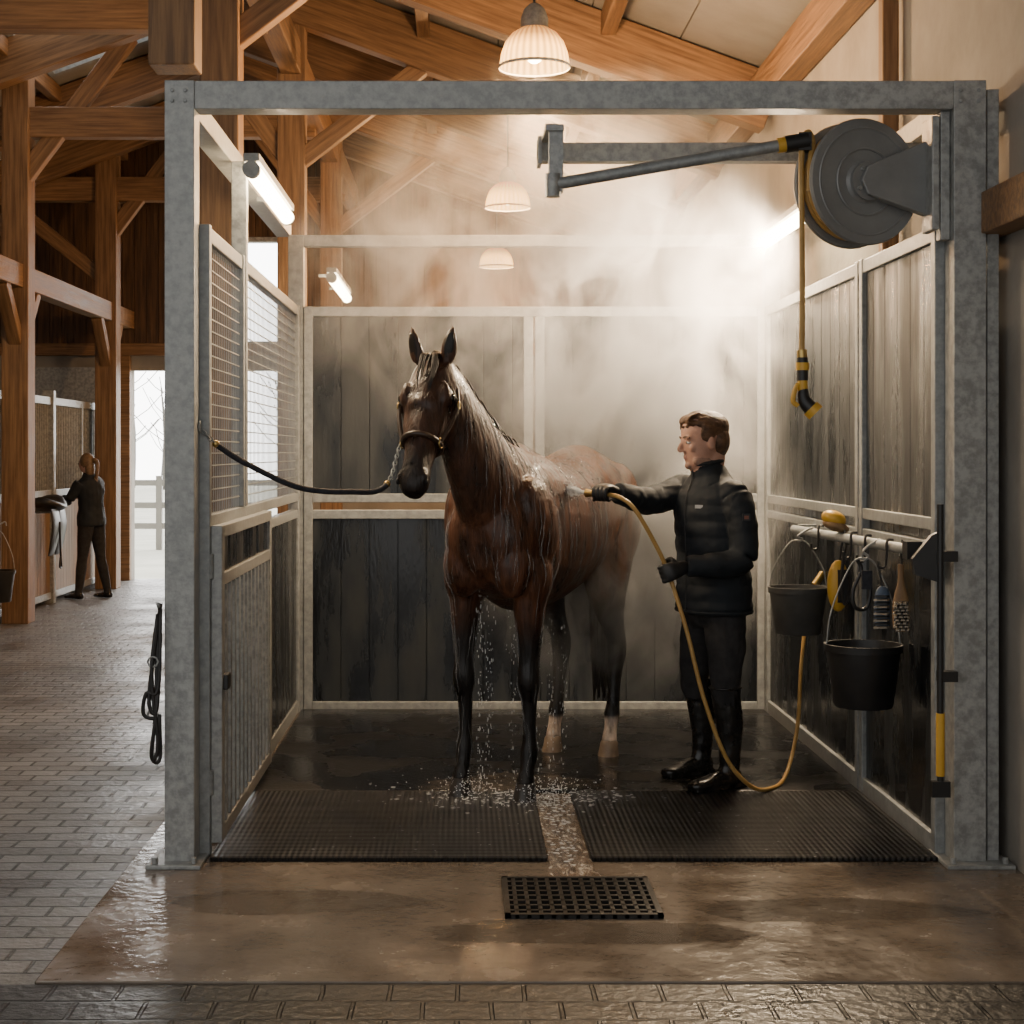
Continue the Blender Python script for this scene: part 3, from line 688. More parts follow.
Pp=V((.985,-.135,1.95)); a_=V((.455,.065,-.885)).normalized(); hb=V((-.13,1,0)).normalized(); hb=(hb-a_*hb.dot(a_)).normalized(); hc=hb.cross(a_)
if hc.x<0: hc=-hc
HS=[(-.04,.055,.06,.02),(.02,.080,.085,.045),(.09,.102,.115,.065),(.17,.118,.145,.072),(.25,.106,.145,.070),(.32,.085,.118,.068),(.40,.068,.088,.062),(.48,.061,.072,.058),(.54,.064,.068,.056),(.59,.062,.06,.05),(.625,.042,.04,.03)]
def hp(t,b=0,c=0): return Pp+a_*t+hb*b+hc*c
def hsec(t):
    for i in range(len(HS)-1):
        if HS[i][0]<=t<=HS[i+1][0]:
            k=(t-HS[i][0])/(HS[i+1][0]-HS[i][0]); return [x+(y-x)*k for x,y in zip(HS[i],HS[i+1])]
    return HS[-1]
mb.loft([tuple(hp(t,0,f-d))+(w,d) for t,w,d,f in HS],coat,n=24,ref=hb)
def earup(s): return V((.06,s*.20,1)).normalized()
for s in (1,-1):
    mb.ell(hp(.23,s*.066,-.085),a_*.105,hb*.038,hc*.085,coat)
    mb.ell(hp(.165,s*.094,.005),a_*.045,hb*.03,hc*.035,coat)
    mb.ell(hp(.15,s*.090,.035),a_*.05,hb*.018,hc*.015,coat)
    mb.loft([tuple(hp(.20,s*.087,-.01))+(.012,.012),tuple(hp(.30,s*.077,.0))+(.014,.012),tuple(hp(.40,s*.060,.005))+(.008,.008)],coat)
    mb.ell(hp(.555,s*.049,.015),a_*.035,hb*.022,hc*.028,coat)
    e0=hp(-.03,s*.068,.0); up=earup(s)
    q=[(0,.026,.022),(.04,.038,.024),(.09,.034,.020),(.13,.021,.013),(.165,.004,.004)]
    mb.loft([tuple(e0+up*(h-.01))+(w,d) for h,w,d in q],coat,n=14,ref=(-s*.3,1,0))
mb.ell(hp(.60,0,-.035),a_*.035,hb*.042,hc*.03,coat)
body=fuse(mb,'body',.011,3,horse)
me=body.data; ca=me.color_attributes.new('Col','FLOAT_COLOR','POINT')
def sm(a,b,x): t=max(0,min(1,(x-a)/(b-a))); return t*t*(3-2*t)
mz=hp(.6)
for v in me.vertices:
    p=v.co; nz=noise.noise(p*3)*.5+.5
    col=V((.078,.029,.0125))*(.7+.6*nz)
    col=col.lerp(V((.20,.082,.032)),sm(.05,-.5,p.x)*.85*sm(.8,1.15,p.z))  # lighter bay rump, with steam-lit brightness painted into the coat colour
    black=V((.008,.0065,.006))
    col=col.lerp(black,sm(.92,.68,p.z+.05*(nz-.5)))
    if p.z>1.3: col=col.lerp(V((.042,.0175,.009)),.75*sm(.7,.9,p.x))
    dm=(p-mz).length; col=col.lerp(black,sm(.24,.08,dm)*.9)
    if p.x<-.2 and p.z<.42: 
        h=.17 if p.y<0 else .19
        col=col.lerp(V((.55,.45,.37)),sm(h+.02,h-.01,p.z+.03*(nz-.5)))
    ca.data[v.index].color=(col.x,col.y,col.z,1)
bvh=BVHTree.FromPolygons([v.co for v in me.vertices],[list(p.vertices) for p in me.polygons])
mb=MB()
cand=[v for v in me.vertices if v.co.z>1.15 and v.co.x<.95 and v.co.y>-.22 and (v.normal.z>-.1)]
cand2=[v for v in me.vertices if .3<v.co.z<1.15 and v.co.x>.3]
for i in range(420):
    v=random.choice(cand if i<310 else cand2); p=v.co.copy(); nr=v.normal.copy(); pts=[]
    for k in range(random.randint(5,24)):
        pts.append(p+nr*.0008)
        d=V((random.uniform(-.3,.3),random.uniform(-.3,.3),-1)); d=d-nr*d.dot(nr)
        if d.length<.15: break
        q=p+d.normalized()*.013
        h_=bvh.find_nearest(q)
        if h_[0] is None: break
        p,nr=h_[0],h_[1]
        if nr.z<-.6: break
    if len(pts)>3:
        rr=random.uniform(.0010,.0022); mb.tube(pts,lambda t:rr*(1-.6*abs(2*t-1)),rivm,n=5,sub=1)
        if random.random()<.4: mb.sph(pts[-1],rr*1.3,rivm,6,4)
mb.obj('water_rivulets',parent=horse,smooth=True)
mb=MB()
for s in (1,-1):
    e0=hp(.165,s*.118,.004); mb.ell(e0,a_*.02,hb*.012,hc*.016,eyed,12,8)
    mb.ell(hp(.575,s*.064,.018),a_*.016,hb*.008,hc*.012,hole,10,6)
    e0=hp(-.03,s*.068,.0); up=earup(s); fw=V((.95,s*.25,-.1))
    mb.loft([tuple(e0+up*h+fw*f)+(w,.004) for h,w,f in ((.01,.014,.018),(.05,.022,.019),(.09,.019,.016),(.122,.008,.010))],hairb,n=10,ref=(-s*.3,1,0))
mb.tube([hp(.585,-.045,-.012),hp(.60,-.03,-.008),hp(.612,0,-.005),hp(.60,.03,-.008),hp(.585,.045,-.012),hp(.54,.060,-.015)],.003,hole,n=6)
mb.obj('eyes_nostrils_mouth',parent=horse,smooth=True)
mb=MB()
for (x,y,pale) in ((.62,.16,0),(.62,-.16,0),(-.553,.155,1),(-.553,-.155,1)):
    R=[]
    for z,rx,ry,dx in ((.078,.040,.038,0),(.066,.048,.045,.002),(.045,.051,.047,.006),(.0,.062,.055,.014)):
        R.append([V((x+dx+rx*math.cos(t*math.pi/12),y+ry*math.sin(t*math.pi/12),z)) for t in range(24)])
    mb.rings(R,hoofl if pale else hoofm)
mb.obj('hooves',parent=horse,smooth='auto')
mb=MB()
cr=[V((.40,0,1.62)),V((.52,0,1.645)),V((.62,-.01,1.70)),V((.72,-.03,1.78)),V((.80,-.06,1.865)),V((.87,-.09,1.94)),V((.93,-.115,1.99)),V((.97,-.13,2.0))]
cs=[V(p) for p in catmull([tuple(p) for p in cr],10)]
for i,p in enumerate(cs):
    for k in range(3):
        s=-1; l=.10+.07*random.random(); q=p+V((random.uniform(-.012,.012),random.uniform(-.012,.012),-.02))
        mb.tube([q+V((0,0,-.01)),q+V((-.005,s*.03,.012)),q+V((random.uniform(-.02,.02),s*(.07),-.05)),q+V((random.uniform(-.03,.03),s*(.095+.01*k),-l))],lambda t:.009*(1-t)+.002,hairb,n=6,sub=3)
    if random.random()<.35:
        q=p; l=.06+.05*random.random()
        mb.tube([q+V((0,0,-.02)),q+V((-.005,.025,.004)),q+V((random.uniform(-.02,.02),.06,-.05)),q+V((random.uniform(-.03,.03),.08,-l))],lambda t:.006*(1-t)+.0015,hairb,n=6,sub=3)
    mb.tube([p+V((0,.02,-.035)),p+V((0,.0,.012)),p+V((-.01,-.02,-.02))],.010,hairb,n=6,sub=2)
for i in range(18):
    b0=random.uniform(-.035,.035)
    mb.tube([hp(-.05,b0,.0),hp(-.02,b0*1.1,.06),hp(.05,b0*1.3+random.uniform(-.01,.01),.075),hp(.10+.08*random.random(),b0*1.2,.082)],lambda t:.007*(1-t)+.0015,hairb,n=6,sub=3)
for i in range(80):
    a=random.random()*6.28; r=random.random()**.5
    ox,oy=math.cos(a)*r,math.sin(a)*r; l=.22+.2*random.random()
    mb.tube([(-.80+.02*ox,.03*oy,1.42),(-.865+.03*ox,.04*oy,1.36),(-.90+.045*ox,.06*oy,1.1),(-.90+.06*ox,.085*oy,.75),(-.885+.05*ox,.07*oy,.50),(-.87+.04*ox,.05*oy,l)],lambda t:.013*(1-t*.7),hairb,n=6,sub=3)
mb.obj('mane_and_tail',parent=horse,smooth=True)
mb=MB(); hl=M('halter_leather',(.03,.016,.010),(.05,.028,.016),.4,ns=20)
def hring(t0,tilt,ex=.007,a0=0,a1=2*math.pi,n=28):
    pts=[]
    for i in range(n if a1-a0>6.2 else n+1):
        th=a0+(a1-a0)*i/n; cc=math.cos(th)
        t=t0+tilt*cc; w,d,f=hsec(t)[1:]
        pts.append(hp(t,(w+ex)*math.sin(th),(f-d)+(d+ex)*cc))
    return pts
mb.tube(hring(.375,.0,.009),.012,hl,n=8,sub=1,closed=True)
mb.tube(hring(.20,-.18,.010,a0=math.radians(60),a1=math.radians(300)),.009,hl,n=8,sub=1)
for s in (1,-1):
    mb.tube([hp(.375,s*(hsec(.375)[1]+.008),-.02),hp(.28,s*(hsec(.28)[1]+.018),-.03),hp(.18,s*.131,-.04),hp(.06,s*.104,-.05),hp(-.03,s*.08,-.06),hp(-.065,0,-.06)],.0105,hl,n=8)
    c=hp(.375,s*(hsec(.375)[1]+.014),-.02); mb.tube([c+a_*.022*math.cos(t*math.pi/6)+hc*.022*math.sin(t*math.pi/6) for t in range(12)],.004,brass,n=6,sub=1,closed=True)
    c=hp(.18,s*.138,-.04); mb.tube([c+a_*.016*math.cos(t*math.pi/6)+hc*.016*math.sin(t*math.pi/6) for t in range(12)],.004,brass,n=6,sub=1,closed=True)
mb.obj('halter',parent=horse,smooth=True)

e=empty('tie_rope',(-1.0,6.25,1.69)); mb=MB()
ringw=Hm@hp(.375,-(hsec(.375)[1]+.02),-.02)
rp=[V((-1.02,6.25,1.69)),V((-.95,6.30,1.62)),V((-.84,6.38,1.545)),V((-.654,6.50,1.455)),V((-.46,6.62,1.435)),V((-.32,6.74,1.455)),ringw]
S=[V(p) for p in catmull([tuple(p) for p in rp],12)]
L=len(S); i0=int(L*.14); i1=int(L*.86)
mb.tube(S[i0:i1],.012,ropem,n=10,sub=1)
def chain(pts):
    d=0; k=0
    for i in range(1,len(pts)):
        d+=(pts[i]-pts[i-1]).length
        while d>.02:
            d-=.02; t=(pts[i]-pts[i-1]).normalized(); c=pts[i]-t*d; A=V((0,0,1)); A=(A-t*A.dot(t)).normalized(); B=t.cross(A)
            if k%2: A,B=B,A
            mb.tube([c+t*.015*math.cos(j*math.pi/5)+A*.008*math.sin(j*math.pi/5) for j in range(10)],.0028,steel_lt,n=5,sub=1,closed=True); k+=1
chain(S[:i0+1]); chain(S[i1-1:])
for q in (S[i0],S[i1-1]): mb.sph(q,.015,brass,10,8)
mb.tube([V((-1.02,6.25,1.69))+V((0,.022*math.cos(t*math.pi/6),.022*math.sin(t*math.pi/6)+.01)) for t in range(12)],.005,steel_lt,n=6,sub=1,closed=True)
kid(mb.obj('rope_and_chain',smooth=True),e)

# ------------------------------------------------------------------ people
def fist(mb,c,d,nv,wr,mat,k=1.0,R=.023):
    c=V(c);d=V(d).normalized();nv=V(nv);nv=(nv-d*nv.dot(d)).normalized();e=d.cross(nv)
    if (V(wr)-c).dot(e)>0: e=-e
    P=lambda ang,r,off: c+nv*r*math.cos(math.radians(ang))*k+e*r*math.sin(math.radians(ang))*k+d*off*k
    for i,(off,ln) in enumerate(((-.030,.85),(-.010,.98),(.011,1.0),(.031,.93))):
        pts=[P(15,.034,off),P(55,.036,off),P(100,R+.006,off),P(150*ln,R+.003,off),P(205*ln,R+.001,off),P(250*ln,R,off)]
        mb.tube(pts,lambda t:(.0105-.0025*t)*k,mat,n=10,sub=3)
        mb.sph(P(252*ln,R,off),.0078*k,mat)
        mb.sph(P(52,.035,off),.0115*k,mat)
    W=V(wr)
    S=[tuple(W)+(.028*k,.022*k),tuple(W.lerp(P(-45,.04,0),.5))+(.033*k,.022*k),tuple(P(-30,.036,0))+(.040*k,.018*k),tuple(P(20,.033,0))+(.042*k,.014*k),tuple(P(45,.035,0))+(.038*k,.010*k)]
    mb.loft(S,mat,n=16,ref=d)
    mb.tube([W.lerp(P(-60,.035,.03),.6),P(-70,.036,.042),P(-105,.030,.052),P(-150,.026,.050),P(-185,.027,.046)],lambda t:(.0135-.004*t)*k,mat,n=10,sub=3)
    mb.sph(P(-186,.027,.046),.0095*k,mat)

man=empty('man',(1.2,7.6,HZ)); L_=V((.48,-.877,0)); F_=V((-.877,-.48,0))
mb=MB(); zf=HZ
mb.loft([(1.20,7.60,.84,.200,.156),(1.20,7.60,.88,.206,.162),(1.20,7.60,1.0,.198,.156),(1.195,7.60,1.10,.194,.150),(1.19,7.60,1.22,.202,.150),(1.185,7.60,1.34,.203,.144),(1.183,7.60,1.41,.185,.124),(1.180,7.60,1.455,.148,.102),(1.176,7.598,1.49,.098,.086),(1.170,7.595,1.52,.078,.080),(1.162,7.592,1.555,.073,.078)],jacket,n=28,ref=L_)
mb.loft([(1.250,7.49,1.42,.070,.068),(1.280,7.445,1.375,.075,.075),(1.300,7.41,1.28,.071,.074),(1.308,7.39,1.17,.065,.068),(1.295,7.375,1.11,.065,.065),(1.235,7.36,1.082,.063,.063),(1.15,7.345,1.08,.057,.058),(1.085,7.332,1.078,.050,.051),(1.035,7.325,1.075,.044,.044)],jacket,n=18)
mb.loft([(1.12,7.71,1.42,.070,.068),(1.07,7.74,1.415,.073,.073),(.98,7.68,1.39,.069,.071),(.90,7.61,1.368,.065,.066),(.81,7.51,1.385,.056,.058),(.725,7.42,1.412,.044,.044)],jacket,n=18)
mb.loft([(1.20,7.60,.98,.165,.115),(1.20,7.60,.90,.175,.125),(1.20,7.60,.82,.168,.125),(1.20,7.60,.77,.12,.09)],trouser,n=24,ref=L_)
for pts in ([(1.235,7.52,.86,.102,.102),(1.240,7.50,.72,.094,.098),(1.238,7.48,.60,.080,.084),(1.232,7.465,.50,.066,.070),(1.240,7.468,.42,.058,.060)],[(1.165,7.68,.86,.102,.102),(1.155,7.71,.72,.094,.098),(1.140,7.74,.60,.080,.084),(1.132,7.765,.50,.066,.070),(1.145,7.785,.42,.058,.060)]):
    mb.loft(pts,trouser,n=18,ref=L_)
BT=((1.250,7.475),(1.170,7.80))
for x,y in BT:
    mb.loft([(x-.016,y-.005,.50,.068,.072),(x-.014,y-.004,.47,.066,.070),(x-.008,y,.42,.064,.069),(x+.005,y+.003,.33,.060,.067),(x+.008,y+.003,.22,.050,.055),(x+.004,y+.002,.13,.043,.050),(x+.0,y,.08+zf,.044,.052),(x,y,.03+zf,.040,.045)],boot,n=18,ref=L_)
    h=V((x,y,0))-F_*.055
    mb.loft([tuple(h+V((0,0,.045+zf)))+(.034,.040),tuple(h+F_*.05+V((0,0,.048+zf)))+(.040,.046),tuple(h+F_*.13+V((0,0,.042+zf)))+(.042,.040),tuple(h+F_*.20+V((0,0,.032+zf)))+(.048,.030),tuple(h+F_*.25+V((0,0,.028+zf)))+(.044,.026),tuple(h+F_*.278+V((0,0,.026+zf)))+(.026,.018)],boot,n=18,ref=L_)
    mb.obox(h+F_*.0+V((0,0,.012+zf)),F_*.035,L_*.034,V((0,0,.012)),boot)
    mb.obox(h+F_*.17+V((0,0,.007+zf)),F_*.095,L_*.040,V((0,0,.007)),boot)
HK=1.10
HO=V((1.150,7.582,1.652)); fh=V((-.965,-.20,-.10)).normalized(); lh=V((0,0,1)).cross(fh).normalized(); uh=fh.cross(lh)
def h(f,l,u): return HO+(fh*f+lh*l+uh*u)*HK
fh_,lh_,uh_=fh*HK,lh*HK,uh*HK
def hs(*a): return tuple(v*HK for v in a)
mb.loft([tuple(h(.062,0,-.122))+hs(.022,.022),tuple(h(.052,0,-.108))+hs(.040,.042),tuple(h(.036,0,-.08))+hs(.054,.060),tuple(h(.020,0,-.04))+hs(.064,.078),tuple(h(.008,0,0))+hs(.071,.090),tuple(h(0,0,.04))+hs(.075,.097),tuple(h(-.004,0,.08))+hs(.066,.085),tuple(h(-.006,0,.11))+hs(.04,.055),tuple(h(-.006,0,.12))+hs(.015,.02)],skin,n=24,ref=lh)
mb.loft([tuple(h(-.03,0,-.04))+(.058,.062),tuple(h(-.03,0,-.08))+(.058,.062),(1.170,7.597,1.49,.062,.064)],skin,n=18,ref=lh)
mb.loft([tuple(h(.092,0,.014))+hs(.006,.008),tuple(h(.102,0,-.004))+hs(.007,.010),tuple(h(.114,0,-.024))+hs(.010,.010),tuple(h(.104,0,-.036))+hs(.012,.008)],skin,n=12,ref=lh)
for s in (1,-1):
    mb.ell(h(.100,s*.010,-.032),fh_*.010,lh_*.006,uh_*.006,skin); mb.ell(h(.082,s*.030,.022),fh_*.014,lh_*.026,uh_*.008,skin)
    mb.ell(h(.066,s*.042,-.022),fh_*.018,lh_*.016,uh_*.018,skin)
    mb.ell(h(-.008,s*.077,-.012),fh_*.017+lh*s*.002,lh_*.009,uh_*.031,skin); 
mb.ell(h(.090,0,-.059),fh_*.009,lh_*.019,uh_*.0045,lip); mb.ell(h(.088,0,-.069),fh_*.009,lh_*.016,uh_*.005,lip)
mb.ell(h(.078,0,-.098),fh_*.018,lh_*.024,uh_*.017,stub)
for s in (1,-1): mb.ell(h(.035,s*.048,-.082),fh_*.038,lh_*.012,uh_*.02,stub)
mbod=fuse(mb,'body',.0062,3,None)
def jw(p):
    q=V((p.x*11,p.y*11,p.z*16)); a=noise.noise(q)*.007+noise.noise(q*2.1)*.0025
    if (V((p.x-1.19,p.y-7.6,0)).length<.235 and .86<p.z<1.44): a+=.005*abs(math.sin(p.z*math.pi/.075))
    else:
        r_=(p-V((1.30,7.41,1.25))).length if p.y<7.47 else (p-V((1.0,7.7,1.4))).length
        a+=.004*abs(math.sin(r_*math.pi/.08))
    return a
def tw(p):
    q=V((p.x*15,p.y*15,p.z*11)); return noise.noise(q)*.008+noise.noise(q*2.3)*.003
wrinkle(mbod,{'jacket_black':jw,'trousers_charcoal':tw,'boot_leather':lambda p: .003*noise.noise(V((p.x*20,p.y*20,p.z*30)))})
kid(mbod,man)
mb=MB(); fist(mb,(.655,7.36,1.405),(-.75,.62,.05),(0,0,1),(.725,7.42,1.412),glove,1.05)
fist(mb,(.945,7.30,1.05),(-.32,.1,.94),(0,-1,0),(1.03,7.325,1.075),glove,1.05)
o=fuse(mb,'gloved_hands',.0036,2,None); kid(o,man)
mb=MB()
mb.tube([V((1.162,7.592,1.552))+L_*.076*math.cos(t*math.pi/10)+F_*.080*math.sin(t*math.pi/10)+V((0,0,-.012*math.sin(t*math.pi/10))) for t in range(20)],.010,jacket,n=8,sub=1,closed=True)
mb.tube([V((1.20,7.60,.85))+L_*.203*math.cos(t*math.pi/12)+F_*.159*math.sin(t*math.pi/12) for t in range(24)],.010,jacket,n=8,sub=1,closed=True)
mb.tube([V((1.20,7.60,z))+F_*(d+.006)+V((cx-1.2,0,0)) for z,d,cx in ((.86,.161,1.2),(1.0,.156,1.2),(1.1,.150,1.195),(1.22,.150,1.19),(1.34,.144,1.185),(1.41,.124,1.183),(1.48,.090,1.177),(1.54,.080,1.165))],.003,blackp,n=6)
q=V((1.188,7.60,1.345))+F_*.133+L_*.085; mb.obox(q,L_*.016+F_*-.010,V((0,0,.008)),F_*.004,whitep)
q=V((1.30,7.41,1.30))+V((.008,-.074,0)); mb.obox(q,V((.018,.0,0)),V((0,0,.016)),V((0,.005,0)),blackp); mb.obox(q+V((0,-.003,0)),V((.010,.0,0)),V((0,0,.008)),V((0,.004,0)),badge)
kid(mb.obj('jacket_details',smooth='auto'),man)
mb=MB()
for x,y in BT:
    mb.tube([V((x-.016,y-.005,.50))+L_*.070*math.cos(t*math.pi/10)+F_*.074*math.sin(t*math.pi/10) for t in range(20)],.006,boot,n=8,sub=1,closed=True)
kid(mb.obj('boot_tops',smooth=True),man)
mb=MB()
for s in (1,-1):
    mb.ell(h(.078,s*.031,.002),fh_*.012,lh_*.014,uh_*.009,eyew,12,8); mb.ell(h(.087,s*.031,.002),fh_*.005,lh_*.006,uh_*.006,eyed,10,8)
    mb.tube([h(.096,s*.014,.022),h(.096,s*.032,.028),h(.080,s*.052,.022)],.0038,hairm,n=6)
    mb.tube([h(.088,s*.018,.009),h(.090,s*.032,.012),h(.080,s*.045,.005)],.0028,skin,n=6)
kid(mb.obj('eyes_and_brows',smooth=True),man)
mb=MB()
mb.ell(h(-.022,0,.055),fh_*.098,lh_*.079,uh_*.074,hairm); mb.ell(h(-.055,0,.0),fh_*.060,lh_*.073,uh_*.085,hairm)
for i in range(170):
    th=random.uniform(-2.2,2.2); ph=random.random()
    c=h(-.012+.090*math.cos(th)*math.sin(ph*1.3+.2),.076*math.sin(th)*math.sin(ph*1.3+.2),.051+.074*math.cos(ph*1.3+.2))
    if (c-HO).dot(uh)<.060 and (c-HO).dot(fh)>.03: continue
    mb.ell(c,fh_*.026+uh*.008,lh_*.007,uh_*.009,hairm,8,6)
for i in range(30):
    l=random.uniform(-.055,.055)
    mb.tube([h(.055,l,.072),h(.080,l*1.05,.090),h(.066,l,.110),h(.02,l*.9,.125)],lambda t:.009*(1-.5*t),hairm,n=6,sub=3)
for s in (1,-1): mb.ell(h(.005,s*.072,.03),fh_*.035,lh_*.008,uh_*.035,hairm)
o=fuse(mb,'hair',.0045,1,None); kid(o,man)

e=empty('water_hose',(1.2,7.2,.5)); mb=MB()
mb.tube([(.655,7.36,1.405),(.72,7.305,1.395),(.79,7.28,1.34),(.88,7.29,1.19),(.945,7.30,1.05),(1.02,7.25,.80),(1.09,7.2,.5),(1.19,7.2,.23),(1.31,7.28,.085),(1.42,7.4,HZ+.012),(1.54,7.6,.06),(1.65,7.85,.25),(1.72,8.08,.55),(1.80,8.25,.85),(1.865,8.3,.95)],.010,yel,n=10)
mb.cyl((1.83,8.28,.91),(1.878,8.305,.97),.02,brass)
nz=V((-.75,.62,.05)).normalized(); q=V((.655,7.36,1.405))
mb.cyl(q-nz*.03,q+nz*.05,.014,blackp); mb.cyl(q+nz*.05,q+nz*.095,.013,brass,.020)
kid(mb.obj('hose_tube',smooth='auto'),e)

woman=empty('woman',(-4.05,17.45,0)); mb=MB(); wx,wy=-4.03,17.45
Fw=V((-.89,.45,0)).normalized(); Lw=V((0,0,1)).cross(Fw)
mb.loft([(wx,wy,.80,.185,.14),(wx,wy,.92,.175,.135),(wx,wy,1.02,.155,.12),(wx-.01,wy,1.16,.172,.128),(wx-.02,wy,1.27,.175,.115),(wx-.03,wy,1.33,.10,.08),(wx-.035,wy,1.37,.055,.055)],jacket,n=18,ref=Lw)
for s in (1,-1):
    sh=V((wx-.02,wy,1.27))+Lw*.16*s; el=sh+Fw*.12+V((0,0,-.20))+Lw*.04*s; wrp=el+Fw*.10+V((0,0,.04))-Lw*.03*s
    mb.loft([tuple(sh)+(.062,.062),tuple(sh.lerp(el,.5))+(.058,.058),tuple(el)+(.05,.05),tuple(el.lerp(wrp,.5))+(.045,.045),tuple(wrp)+(.034,.034)],jacket,n=12)
    mb.loft([tuple(wrp)+(.026,.018),tuple(wrp+Fw*.04)+(.034,.015),tuple(wrp+Fw*.075)+(.036,.013)],skin,n=12,ref=(0,0,1))
    for k in range(4): mb.tube([wrp+Fw*.07+V((0,0,.027-.018*k)),wrp+Fw*(.115-.004*abs(k-1.5))+V((0,0,.027-.018*k))-Lw*s*.01,wrp+Fw*.12+V((0,0,.024-.018*k))-Lw*s*.035],.008,skin,n=6,sub=2)
    mb.tube([wrp+Fw*.02+V((0,0,.022)),wrp+Fw*.05+V((0,0,.045))-Lw*s*.01,wrp+Fw*.08+V((0,0,.05))-Lw*s*.025],.009,skin,n=6,sub=2)
    hip=V((wx,wy,.84))+Lw*.085*s; kn=V((wx+.0-.04*s,wy,.45))+Lw*.09*s; an=V((wx+.02-.10*s,wy,.07))+Lw*.09*s
    mb.loft([tuple(hip)+(.09,.095),tuple(hip.lerp(kn,.5))+(.075,.08),tuple(kn)+(.055,.058),tuple(kn.lerp(an,.35))+(.055,.06),tuple(an)+(.038,.042),tuple(an-V((0,0,.03)))+(.038,.042)],trouser,n=14,ref=Lw)
    mb.loft([tuple(an-Fw*.05-V((0,0,.035)))+(.032,.032),tuple(an+Fw*.05-V((0,0,.035)))+(.038,.034),tuple(an+Fw*.16-V((0,0,.045)))+(.036,.022),tuple(an+Fw*.19-V((0,0,.05)))+(.02,.014)],boot,n=12,ref=Lw)
hw=V((wx-.06,wy,1.47)); 
mb.loft([tuple(hw+V((.03,0,-.14)))+(.045,.045),tuple(hw+V((.02,0,-.06)))+(.045,.05)],skin,n=12)
mb.ell(hw,Fw*.085,Lw*.068,V((0,0,.105)),skin); mb.ell(hw+Fw*.085+V((0,0,-.015)),Fw*.018,Lw*.01,V((0,0,.016)),skin)
mb.ell(hw-Fw*.02+V((0,0,.025)),Fw*.088,Lw*.080,V((0,0,.098)),hairblond); mb.ell(hw-Fw*.06+V((0,0,-.05)),Fw*.045,Lw*.062,V((0,0,.09)),hairblond)
mb.tube([hw-Fw*.10+V((0,0,.04)),hw-Fw*.15+V((0,0,.02)),hw-Fw*.15+V((0,0,-.10)),hw-Fw*.13+V((0,0,-.20))],lambda t:.032-.016*t,hairblond,n=10,sub=4)
o=fuse(mb,'body',.010,2,None); wrinkle(o,{'jacket_black':lambda p:.010*noise.noise(p*14)}); kid(o,woman)
mb=MB()
for s in (1,-1): mb.sph(hw+Fw*.078+Lw*.028*s,.010,eyed)
kid(mb.obj('eyes',smooth=True),woman)
e=empty('saddle',(-4.2,16.3,.9)); mb=MB()
mb.loft([(-4.22,15.98,1.10,.10,.05),(-4.18,16.12,1.06,.16,.055),(-4.18,16.28,1.05,.17,.05),(-4.2,16.42,1.12,.12,.05)],leather,ref=(1,0,0))
for yy in (16.05,16.3): mb.loft([(-4.08,yy,1.03,.02,.14),(-4.06,yy,.85,.02,.16),(-4.10,yy,.62,.018,.12),(-4.12,yy,.56,.01,.08)],leather,ref=(1,0,0))
mb.tube([(-4.04,16.1,.9),(-4.03,16.1,.6),(-4.03,16.14,.45),(-4.03,16.07,.45),(-4.03,16.1,.55)],.01,leather,n=6)
mb.box(-4.33,-4.15,16.15,16.2,.98,1.02,steel)
kid(mb.obj('saddle_body',smooth=True),e)
bucket(-4.12,14.2,.55,.28,.16,.95)

# ------------------------------------------------------------------ water
mb=MB(); R=random
for i in range(1000):
    k=R.random()
    if k<.25: x=R.gauss(.42,.035); y=R.uniform(6.1,7.5)
    elif k<.75: x=R.gauss(.30,.24); y=R.gauss(7.30,.12)
    else: x=R.uniform(-.7,1.4); y=R.uniform(6.2,8.0)
    if not(-.9<x<1.75) or y<5.95: continue
    z=HZ+.001 if (x<.33 or x>.51 or y>7.43) else FL+.004
    r=R.uniform(.0018,.006) if k<.75 else R.uniform(.001,.003)
    mb.ell((x,y,z),(r*R.uniform(1,2.8),0,0),(0,r*R.uniform(1,2),0),(0,0,r*.35),rivm if R.random()<.35 else water,7,4)
for cx,cy in ((.03,7.28),(.31,7.16),(.42,7.30)):
    for i in range(190):
        a=R.random()*6.28; rr=abs(R.gauss(.07,.05)); z=HZ+.002+abs(R.gauss(0,.05)); r=R.uniform(.0012,.0036)
        mb.sph((cx+rr*math.cos(a)*1.5,cy+rr*math.sin(a),z),r,water,6,4)
mb.obj('floor_splashes',smooth=True)
def puddle(cx,cy,rx,ry,z,seed,mb):
    n=48; vs=[(cx,cy,z+.0006)]
    for i in range(n):
        a=2*math.pi*i/n; k=1+.35*noise.noise(V((math.cos(a)*1.4+seed,math.sin(a)*1.4,seed)))+.12*noise.noise(V((math.cos(a)*5+seed,math.sin(a)*5,0)))
        vs.append((cx+rx*k*math.cos(a),cy+ry*k*math.sin(a),z))
    mb.add(vs,[(0,1+i,1+(i+1)%n) for i in range(n)],pudm)
pudm,nt,out=newmat('puddle_water')
b=N(nt,'ShaderNodeBsdfPrincipled',Roughness=.02,IOR=1.33); b.inputs['Base Color'].default_value=(.12,.10,.08,1); b.inputs['Alpha'].default_value=.4
tc=N(nt,'ShaderNodeTexCoord'); no=N(nt,'ShaderNodeTexNoise',Scale=14,Detail=3); nt.links.new(tc.outputs['Object'],no.inputs[0]); bp=N(nt,'ShaderNodeBump',Strength=.12,Distance=.01); nt.links.new(no.outputs[0],bp.inputs['Height']); nt.links.new(bp.outputs[0],b.inputs['Normal'])
nt.links.new(b.outputs[0],out.inputs[0])
mb=MB()
